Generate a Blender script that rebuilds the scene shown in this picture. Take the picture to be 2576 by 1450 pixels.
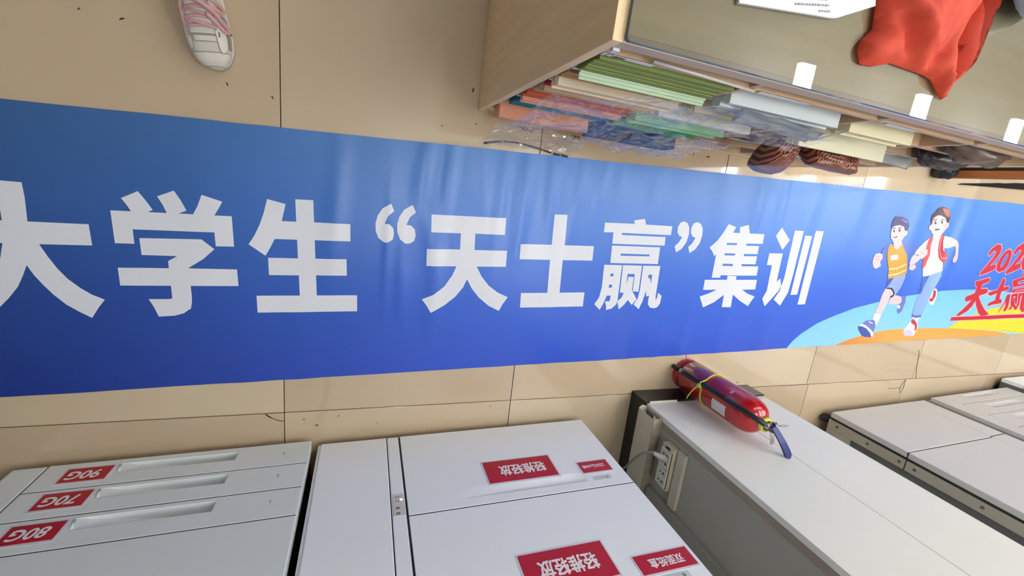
import bpy, bmesh, math, random, json
from mathutils import Vector, Matrix, noise
from math import sin, cos, pi, exp

SC = bpy.context.scene
COL = SC.collection
for o in list(bpy.data.objects):
    bpy.data.objects.remove(o, do_unlink=True)

# ---------------------------------------------------------------- camera
cam_d = bpy.data.cameras.new('camera')
cam = bpy.data.objects.new('camera', cam_d)
COL.objects.link(cam)
cam.location = (0.242798, 0.826447, 1.478480)
cam.rotation_mode = 'XYZ'
cam.rotation_euler = (-0.26809760, -0.30526618, 0.11362727)
cam_d.sensor_fit = 'HORIZONTAL'
cam_d.sensor_width = 36.0
cam_d.lens = 36.0 * 1104.3907 / 2576.0
cam_d.clip_start = 0.02
SC.camera = cam

# ---------------------------------------------------------------- world, exposure
w = bpy.data.worlds.new('world')
SC.world = w
w.use_nodes = True
w.node_tree.nodes['Background'].inputs[0].default_value = (0.80, 0.88, 1.0, 1)
w.node_tree.nodes['Background'].inputs[1].default_value = 0.6
SC.view_settings.view_transform = 'Standard'
SC.view_settings.look = 'None'
SC.view_settings.exposure = 0.0
SC.view_settings.gamma = 1.0
SC.view_settings.use_curve_mapping = False
LAMP = 30.0          # radiance of the ceiling battens

# ---------------------------------------------------------------- helpers
random.seed(7)
MATS = {}
def lin(c):
    c = c / 255.0
    return c / 12.92 if c <= 0.04045 else ((c + 0.055) / 1.055) ** 2.4
def L3(rgb): return (lin(rgb[0]), lin(rgb[1]), lin(rgb[2]), 1)

def mat(name, rgb, rough=0.5, metal=0.0, var=0.05, vscale=8.0, bump=0.0, bscale=60.0, spec=0.5, coat=0.0):
    """procedural principled material, colour mottled by noise"""
    if name in MATS: return MATS[name]
    m = bpy.data.materials.new(name); m.use_nodes = True
    nt = m.node_tree; b = nt.nodes['Principled BSDF']
    b.inputs['Roughness'].default_value = rough
    b.inputs['Metallic'].default_value = metal
    b.inputs['Specular IOR Level'].default_value = spec
    b.inputs['Coat Weight'].default_value = coat
    tc = nt.nodes.new('ShaderNodeTexCoord')
    n = nt.nodes.new('ShaderNodeTexNoise'); n.inputs['Scale'].default_value = vscale; n.inputs['Detail'].default_value = 4
    nt.links.new(tc.outputs['Object'], n.inputs['Vector'])
    r = nt.nodes.new('ShaderNodeValToRGB')
    c = L3(rgb)
    r.color_ramp.elements[0].position = 0.3; r.color_ramp.elements[1].position = 0.7
    r.color_ramp.elements[0].color = tuple(x * (1 - var) for x in c[:3]) + (1,)
    r.color_ramp.elements[1].color = tuple(min(1, x * (1 + var)) for x in c[:3]) + (1,)
    nt.links.new(n.outputs['Fac'], r.inputs['Fac'])
    nt.links.new(r.outputs['Color'], b.inputs['Base Color'])
    if bump:
        n2 = nt.nodes.new('ShaderNodeTexNoise'); n2.inputs['Scale'].default_value = bscale; n2.inputs['Detail'].default_value = 3
        nt.links.new(tc.outputs['Object'], n2.inputs['Vector'])
        bp = nt.nodes.new('ShaderNodeBump'); bp.inputs['Strength'].default_value = bump; bp.inputs['Distance'].default_value = 0.002
        nt.links.new(n2.outputs['Fac'], bp.inputs['Height'])
        nt.links.new(bp.outputs['Normal'], b.inputs['Normal'])
    MATS[name] = m
    return m

def mat_wood(name, rgb, rough=0.45, axis='Z'):
    if name in MATS: return MATS[name]
    m = mat(name, rgb, rough, var=0.06, vscale=3.0)
    nt = m.node_tree; n = [x for x in nt.nodes if x.type == 'TEX_NOISE'][0]
    mp = nt.nodes.new('ShaderNodeMapping')
    mp.inputs['Scale'].default_value = {'Z': (14, 14, 1.2), 'X': (1.2, 14, 14), 'Y': (14, 1.2, 14)}[axis]
    tc = [x for x in nt.nodes if x.type == 'TEX_COORD'][0]
    nt.links.new(tc.outputs['Object'], mp.inputs['Vector']); nt.links.new(mp.outputs['Vector'], n.inputs['Vector'])
    return m

def mat_film(name, tint=(235, 238, 238), gloss=0.10, rough=0.06, milky=0.05):
    """thin clear plastic: transparent, glossy and a little milky"""
    m = bpy.data.materials.new(name); m.use_nodes = True
    nt = m.node_tree; nt.nodes.clear()
    out = nt.nodes.new('ShaderNodeOutputMaterial')
    tr = nt.nodes.new('ShaderNodeBsdfTransparent'); tr.inputs[0].default_value = (1, 1, 1, 1)
    gl = nt.nodes.new('ShaderNodeBsdfGlossy'); gl.inputs['Roughness'].default_value = rough; gl.inputs[0].default_value = (1, 1, 1, 1)
    df = nt.nodes.new('ShaderNodeBsdfDiffuse'); df.inputs[0].default_value = L3(tint)
    a = nt.nodes.new('ShaderNodeMixShader'); a.inputs[0].default_value = milky
    b = nt.nodes.new('ShaderNodeMixShader')
    lw = nt.nodes.new('ShaderNodeLayerWeight'); lw.inputs['Blend'].default_value = 0.5
    pw_ = nt.nodes.new('ShaderNodeMath'); pw_.operation = 'POWER'; pw_.inputs[1].default_value = 0.6
    mt = nt.nodes.new('ShaderNodeMath'); mt.operation = 'MULTIPLY_ADD'; mt.inputs[1].default_value = 0.10; mt.inputs[2].default_value = gloss
    mt.use_clamp = True
    nt.links.new(lw.outputs['Facing'], pw_.inputs[0]); nt.links.new(pw_.outputs[0], mt.inputs[0]); nt.links.new(mt.outputs[0], b.inputs[0])
    nt.links.new(tr.outputs[0], a.inputs[1]); nt.links.new(df.outputs[0], a.inputs[2])
    nt.links.new(a.outputs[0], b.inputs[1]); nt.links.new(gl.outputs[0], b.inputs[2])
    nt.links.new(b.outputs[0], out.inputs[0])
    return m

def tag(o, label, cat, group=None):
    o['label'] = label; o['category'] = cat
    if group: o['group'] = group
    return o

def empty(name, loc=(0, 0, 0), rz=0.0):
    o = bpy.data.objects.new(name, None); COL.objects.link(o)
    o.empty_display_size = 0.05
    o.location = loc; o.rotation_euler = (0, 0, rz)
    return o

def thing(name, label, cat, loc=(0, 0, 0), rz=0.0, group=None):
    return tag(empty(name, loc, rz), label, cat, group)

def link(name, me, parent=None, loc=None, rot=None):
    o = bpy.data.objects.new(name, me); COL.objects.link(o)
    if parent: o.parent = parent
    if loc: o.location = loc
    if rot: o.rotation_euler = rot
    return o

def to_obj(name, bm, m, parent=None, smooth=False, loc=None, rot=None):
    bmesh.ops.recalc_face_normals(bm, faces=bm.faces[:])
    me = bpy.data.meshes.new(name); bm.to_mesh(me); bm.free()
    if smooth:
        for p in me.polygons: p.use_smooth = True
    for x in (m if isinstance(m, (list, tuple)) else [m]): me.materials.append(x)
    return link(name, me, parent, loc, rot)

def add_box(bm, x0, x1, y0, y1, z0, z1, bev=0.0, mi=0):
    v = [bm.verts.new(p) for p in ((x0, y0, z0), (x1, y0, z0), (x1, y1, z0), (x0, y1, z0), (x0, y0, z1), (x1, y0, z1), (x1, y1, z1), (x0, y1, z1))]
    fs = [bm.faces.new([v[i] for i in f]) for f in ((0, 3, 2, 1), (4, 5, 6, 7), (0, 1, 5, 4), (1, 2, 6, 5), (2, 3, 7, 6), (3, 0, 4, 7))]
    for f in fs: f.material_index = mi
    if bev > 0:
        es = list({e for f in fs for e in f.edges})
        bmesh.ops.bevel(bm, geom=es, offset=bev, segments=2, affect='EDGES', profile=0.5)

def box(name, m, parent, x0, x1, y0, y1, z0, z1, bev=0.0, **k):
    bm = bmesh.new(); add_box(bm, x0, x1, y0, y1, z0, z1, bev)
    return to_obj(name, bm, m, parent, **k)

def add_lathe(bm, prof, seg=32, ctr=(0, 0)):
    rings = []
    for r, z in prof:
        if r < 1e-6: rings.append([bm.verts.new((ctr[0], ctr[1], z))])
        else: rings.append([bm.verts.new((ctr[0] + r * cos(2 * pi * i / seg), ctr[1] + r * sin(2 * pi * i / seg), z)) for i in range(seg)])
    for a, b in zip(rings, rings[1:]):
        for i in range(seg):
            j = (i + 1) % seg
            if len(a) == 1 and len(b) > 1: bm.faces.new((a[0], b[j], b[i]))
            elif len(b) == 1 and len(a) > 1: bm.faces.new((a[i], a[j], b[0]))
            elif len(a) > 1: bm.faces.new((a[i], a[j], b[j], b[i]))

def smooth_path(pts, n=8):
    P = [Vector(p) for p in pts]; out = []
    for i in range(len(P) - 1):
        p0, p1, p2, p3 = P[max(i - 1, 0)], P[i], P[i + 1], P[min(i + 2, len(P) - 1)]
        for k in range(n):
            t = k / n
            out.append(0.5 * ((2 * p1) + (p2 - p0) * t + (2 * p0 - 5 * p1 + 4 * p2 - p3) * t * t + (3 * p1 - p0 - 3 * p2 + p3) * t ** 3))
    out.append(P[-1]); return out

def add_tube(bm, pts, r, seg=8, flat=1.0, up=(0, 0, 1), closed=False):
    """tube along points; flat<1 squashes it along 'up'"""
    n = len(pts); rings = []
    for i, p in enumerate(pts):
        p = Vector(p)
        a = Vector(pts[i - 1]) if (i > 0 or closed) else p
        b = Vector(pts[(i + 1) % n]) if (i < n - 1 or closed) else p
        t = (b - a).normalized()
        u = Vector(up); s = t.cross(u)
        if s.length < 1e-4: s = t.cross(Vector((1, 0, 0)))
        s.normalize(); u = s.cross(t).normalized()
        rr = r[i] if isinstance(r, (list, tuple)) else r
        rings.append([bm.verts.new(p + s * (rr * cos(2 * pi * k / seg)) + u * (rr * flat * sin(2 * pi * k / seg))) for k in range(seg)])
    m = n if closed else n - 1
    for i in range(m):
        a, b = rings[i], rings[(i + 1) % n]
        for k in range(seg):
            j = (k + 1) % seg
            bm.faces.new((a[k], a[j], b[j], b[k]))
    if not closed:
        bm.faces.new(rings[0][::-1]); bm.faces.new(rings[-1])

def tube(name, m, parent, pts, r, seg=8, **k):
    kw = {q: k.pop(q) for q in ('flat', 'up', 'closed') if q in k}
    bm = bmesh.new(); add_tube(bm, pts, r, seg, **kw)
    return to_obj(name, bm, m, parent, smooth=True, **k)

def add_poly_prism(bm, pts, axis_pts):
    """pts list of 3D points (face), extruded by vector"""
    v0 = [bm.verts.new(p) for p in pts]; v1 = [bm.verts.new(Vector(p) + Vector(axis_pts)) for p in pts]
    bm.faces.new(v0); bm.faces.new(v1[::-1]); n = len(pts)
    for i in range(n): bm.faces.new((v0[i], v0[(i + 1) % n], v1[(i + 1) % n], v1[i]))

def text_mesh(body, size, bold=0.0, shear=0.0, spacing=1.0):
    cu = bpy.data.curves.new('lettering', 'FONT'); cu.body = body; cu.size = size
    cu.align_x = 'CENTER'; cu.align_y = 'CENTER'; cu.shear = shear; cu.space_character = spacing
    cu.resolution_u = 3
    o = bpy.data.objects.new('lettering', cu); COL.objects.link(o)
    dg = bpy.context.evaluated_depsgraph_get(); dg.update()
    me = bpy.data.meshes.new_from_object(o.evaluated_get(dg))
    bpy.data.objects.remove(o, do_unlink=True); bpy.data.curves.remove(cu)
    if bold:                                        # heavier strokes: the outline printed again a hair to each side
        bm = bmesh.new(); d = bold * size
        for i_, (dx, dy) in enumerate(((0, 0), (d, 0), (-d, 0), (0, d), (0, -d), (d * .7, d * .7), (-d * .7, d * .7), (d * .7, -d * .7), (-d * .7, -d * .7))):
            k = len(bm.verts); bm.from_mesh(me); bm.verts.ensure_lookup_table()
            for v in bm.verts[k:]: v.co.x += dx; v.co.y += dy; v.co.z += i_ * 0.00004
        bm.to_mesh(me); bm.free()
    return me

def front_text(parent, body, cx, cz, y, size, m, bold=0.0, shear=0.0, name='lettering', width=None, spacing=1.0):
    """lettering on a face that looks towards +Y; reads along -X"""
    me = text_mesh(body, size, bold, shear, spacing)
    me.materials.clear(); me.materials.append(m)
    sx = 1.0
    if width:
        xs = [v.co.x for v in me.vertices]
        if xs: sx = width / (max(xs) - min(xs))
    for v in me.vertices: v.co = Vector((cx - v.co.x * sx, y + v.co.z, cz + v.co.y))
    return link(name, me, parent)

def nz(x, y, z=0.0): return noise.noise(Vector((x, y, z)))
def copy_tree(o, parent=None):
    c = o.copy(); COL.objects.link(c); c.parent = parent
    for ch in list(o.children): copy_tree(ch, c)
    return c

# ================================================================ ROOM
def struct(o):
    o['kind'] = 'structure'; return o

XL = -6.0
M_grout = mat('grout', (52, 38, 30), 0.8)
def mat_tile(name, rgb, dark):
    m = mat(name, rgb, 0.06, var=0.035, vscale=1.3, spec=0.9)
    return m
TILES = [mat_tile('tile_polish_a', (192, 172, 143), 0), mat_tile('tile_polish_b', (197, 179, 151), 0), mat_tile('tile_polish_c', (186, 166, 138), 0)]
floor_o = struct(box('floor', M_grout, None, XL, 10.4, -2.4, 4.8, -0.06, -0.0035))
floor_o['label'] = 'beige polished tile floor with dark joints'
rows = [(-2.4, -1.6), (-1.6, -0.8), (-0.8, 0.0), (0.0, 0.8), (0.8, 1.6), (1.6, 2.4), (2.4, 3.2), (3.2, 4.0), (4.0, 4.8)]
lower_x = [-6.0, -5.6, -4.8, -4.0, -3.2, -2.4, -1.6, -0.8, 0.0, 0.8, 1.6, 2.4, 3.15, 3.918, 4.7, 5.5, 6.3, 7.1, 7.9, 8.7, 9.5, 10.4]
upper_x = [-6.0, -5.6, -4.8, -4.0, -3.2, -2.4, -1.6, -0.8, 0.0, 0.8, 1.6, 2.385, 3.2, 3.98, 4.78, 5.58, 6.38, 7.18, 7.98, 8.78, 9.58, 10.4]
tile_me = {}
def tile_mesh(wx, wy, k):
    key = (round(wx, 3), round(wy, 3), k)
    if key not in tile_me:
        bm = bmesh.new(); add_box(bm, -wx / 2, wx / 2, -wy / 2, wy / 2, -0.003, 0.0, 0.0006)
        bmesh.ops.recalc_face_normals(bm, faces=bm.faces[:])
        me = bpy.data.meshes.new('tile'); bm.to_mesh(me); bm.free(); me.materials.append(TILES[k]); tile_me[key] = me
    return tile_me[key]
G = 0.0035
for ri, (y0, y1) in enumerate(rows):
    xs = lower_x if y1 <= 0.001 else upper_x
    for ci in range(len(xs) - 1):
        x0, x1 = xs[ci], xs[ci + 1]
        g = G if x1 < 2.6 else G * 0.75
        link('tile', tile_mesh(x1 - x0 - g, y1 - y0 - g, (ri * 5 + ci * 7) % 3), floor_o, loc=((x0 + x1) / 2, (y0 + y1) / 2, 0))
M_crack = mat('crack_dirt', (48, 36, 30), 0.9)
def strip(name, pts, wd, m, parent, z=0.0004, t=0.0004):
    bm = bmesh.new(); P = [Vector((p[0], p[1], 0)) for p in pts]; rows_ = []
    for i, p in enumerate(P):
        d = (P[min(i + 1, len(P) - 1)] - P[max(i - 1, 0)]).normalized(); s = Vector((-d.y, d.x, 0))
        ww = wd[i] if isinstance(wd, (list, tuple)) else wd
        rows_.append([bm.verts.new(p + s * ww / 2 + Vector((0, 0, z + t))), bm.verts.new(p - s * ww / 2 + Vector((0, 0, z + t))),
                      bm.verts.new(p - s * ww / 2 + Vector((0, 0, z))), bm.verts.new(p + s * ww / 2 + Vector((0, 0, z)))])
    for a, b in zip(rows_, rows_[1:]):
        for k in range(4): bm.faces.new((a[k], a[(k + 1) % 4], b[(k + 1) % 4], b[k]))
    bm.faces.new(rows_[0]); bm.faces.new(rows_[-1][::-1])
    return to_obj(name, bm, m, parent)
strip('crack', [p[:2] for p in smooth_path([(-0.056, -0.002, 0), (-0.045, -0.012, 0), (-0.03, -0.022, 0), (-0.015, -0.029, 0), (-0.002, -0.031, 0)], 4)], [0.004] * 6 + [0.0022] * 11, M_crack, floor_o)
strip('crack', [(3.232, 0.002), (3.21, 0.06), (3.19, 0.132), (3.180, 0.165), (3.170, 0.175)], 0.0035, M_crack, floor_o)
strip('crack', [(3.148, -0.002), (3.152, -0.056), (3.135, -0.085), (3.12, -0.06), (3.128, -0.03), (3.146, -0.004)], 0.0035, M_crack, floor_o)
strip('crack', [(3.125, -0.05), (3.06, -0.055), (3.02, -0.05)], 0.002, M_crack, floor_o)
for (px_, py_, s_, a_) in [(0.06, -0.03, .004, .3), (0.10, -0.055, .006, .2), (0.17, -0.024, .004, 1), (-0.13, 1.005, .005, 1.9), (-0.02, 0.988, .005, 2.1), (-0.355, 1.12, .006, .4), (-0.44, 1.125, .004, .8),
                           (0.57, 1.0, .004, .5), (1.5, 1.01, .008, .4), (1.43, 1.012, .004, 1.4), (1.27, 0.985, .004, .2), (1.93, 0.03, .006, .5), (0.30, -0.06, .003, .7), (0.72, -0.02, .003, .7), (0.55, 1.10, .007, 1.4), (0.46, 0.98, .003, 1.4)]:
    strip('dirt_speck', [(px_ - s_ * cos(a_), py_ - s_ * sin(a_)), (px_, py_ + 0.001), (px_ + s_ * cos(a_), py_ + s_ * sin(a_))], [s_ * .3, s_ * .7, s_ * .3], M_crack, floor_o)

M_wall = mat('wall_paint', (150, 146, 138), 0.8, bump=0.1)
M_ceil = mat('ceiling_paint', (240, 240, 240), 0.85)
HC = 2.92
struct(box('ceiling', M_ceil, None, XL, 10.4, -2.4, 4.8, HC, HC + 0.05))
struct(box('wall_back', M_wall, None, XL, 10.4, -2.45, -2.4, -0.06, HC))
struct(box('wall_front', M_wall, None, XL, 10.4, 4.8, 4.85, -0.06, HC))
bm = bmesh.new()   # wide unseen opening, added to let daylight reach the counter end
WY0, WY1, WZ1 = -1.4, 4.2, 2.4
add_box(bm, XL - 0.05, XL, -2.4, WY0, -0.06, HC); add_box(bm, XL - 0.05, XL, WY1, 4.8, -0.06, HC); add_box(bm, XL - 0.05, XL, WY0, WY1, WZ1, HC); add_box(bm, XL - 0.05, XL, WY0, WY1, -0.06, 0.05)
struct(to_obj('wall_left', bm, M_wall))
M_frame = mat('added_window_frame', (90, 92, 94), 0.4, metal=0.6)
wf = struct(box('added_window', M_frame, None, XL - 0.04, XL - 0.01, WY0, WY1, WZ1 - 0.05, WZ1)); wf['label'] = 'unseen metal framed window added for daylight'
for yy in (WY0, 0.0, 1.4, 2.8, WY1 - 0.05): box('added_mullion', M_frame, wf, XL - 0.04, XL - 0.01, yy, yy + 0.05, 0.05, WZ1 - 0.0505)
pd = bpy.data.lights.new('added_window_portal', 'AREA'); pd.shape = 'RECTANGLE'; pd.size = WZ1; pd.size_y = WY1 - WY0; pd.cycles.is_portal = True
po = bpy.data.objects.new('added_window_portal', pd); COL.objects.link(po); po.location = (XL + 0.02, (WY0 + WY1) / 2, WZ1 / 2); po.rotation_euler = (0, -pi / 2, 0)
struct(box('wall_right', M_wall, None, 10.4, 10.45, -2.4, 4.8, -0.06, HC))

# ceiling battens (seen mirrored in the glass and in the tiles)
m = bpy.data.materials.new('batten_glow'); m.use_nodes = True
nt = m.node_tree; nt.nodes.clear(); o_ = nt.nodes.new('ShaderNodeOutputMaterial'); e_ = nt.nodes.new('ShaderNodeEmission')
e_.inputs[0].default_value = (0.97, 0.985, 1.0, 1); e_.inputs[1].default_value = LAMP; nt.links.new(e_.outputs[0], o_.inputs[0])
M_glow = m
M_housing = mat('batten_housing', (225, 226, 228), 0.5)
def batten(x, y, k, lab, hl=0.60):
    t = thing('ceiling_light', lab, 'ceiling light', (x, y, HC), 0, 'long ceiling battens')
    for yy in (-hl * .7, hl * .7): box('suspension_rod', M_housing, t, -0.004, 0.004, yy - 0.004, yy + 0.004, -0.2855, 0.0)
    box('diffuser', M_glow, t, -0.06, 0.06, -hl, hl, -0.320, -0.2860)
    return t
LX = [0.57, 1.73, 2.89, 4.05, 5.22, 6.38]
NUMS = ['one', 'two', 'three', 'four', 'five', 'six', 'seven']
for k, x in enumerate(LX):
    batten(x, (0.60, 0.50)[k] if k < 2 else 1.17, k, 'white ceiling batten number %s from the copiers end in the row over the aisle' % NUMS[k], 0.60 if k else 0.34)
for k, x in enumerate(LX[1:5]):
    batten(x, 3.45, k, 'white ceiling batten number %s from the copiers end in the row behind the counter' % NUMS[k])

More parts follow.
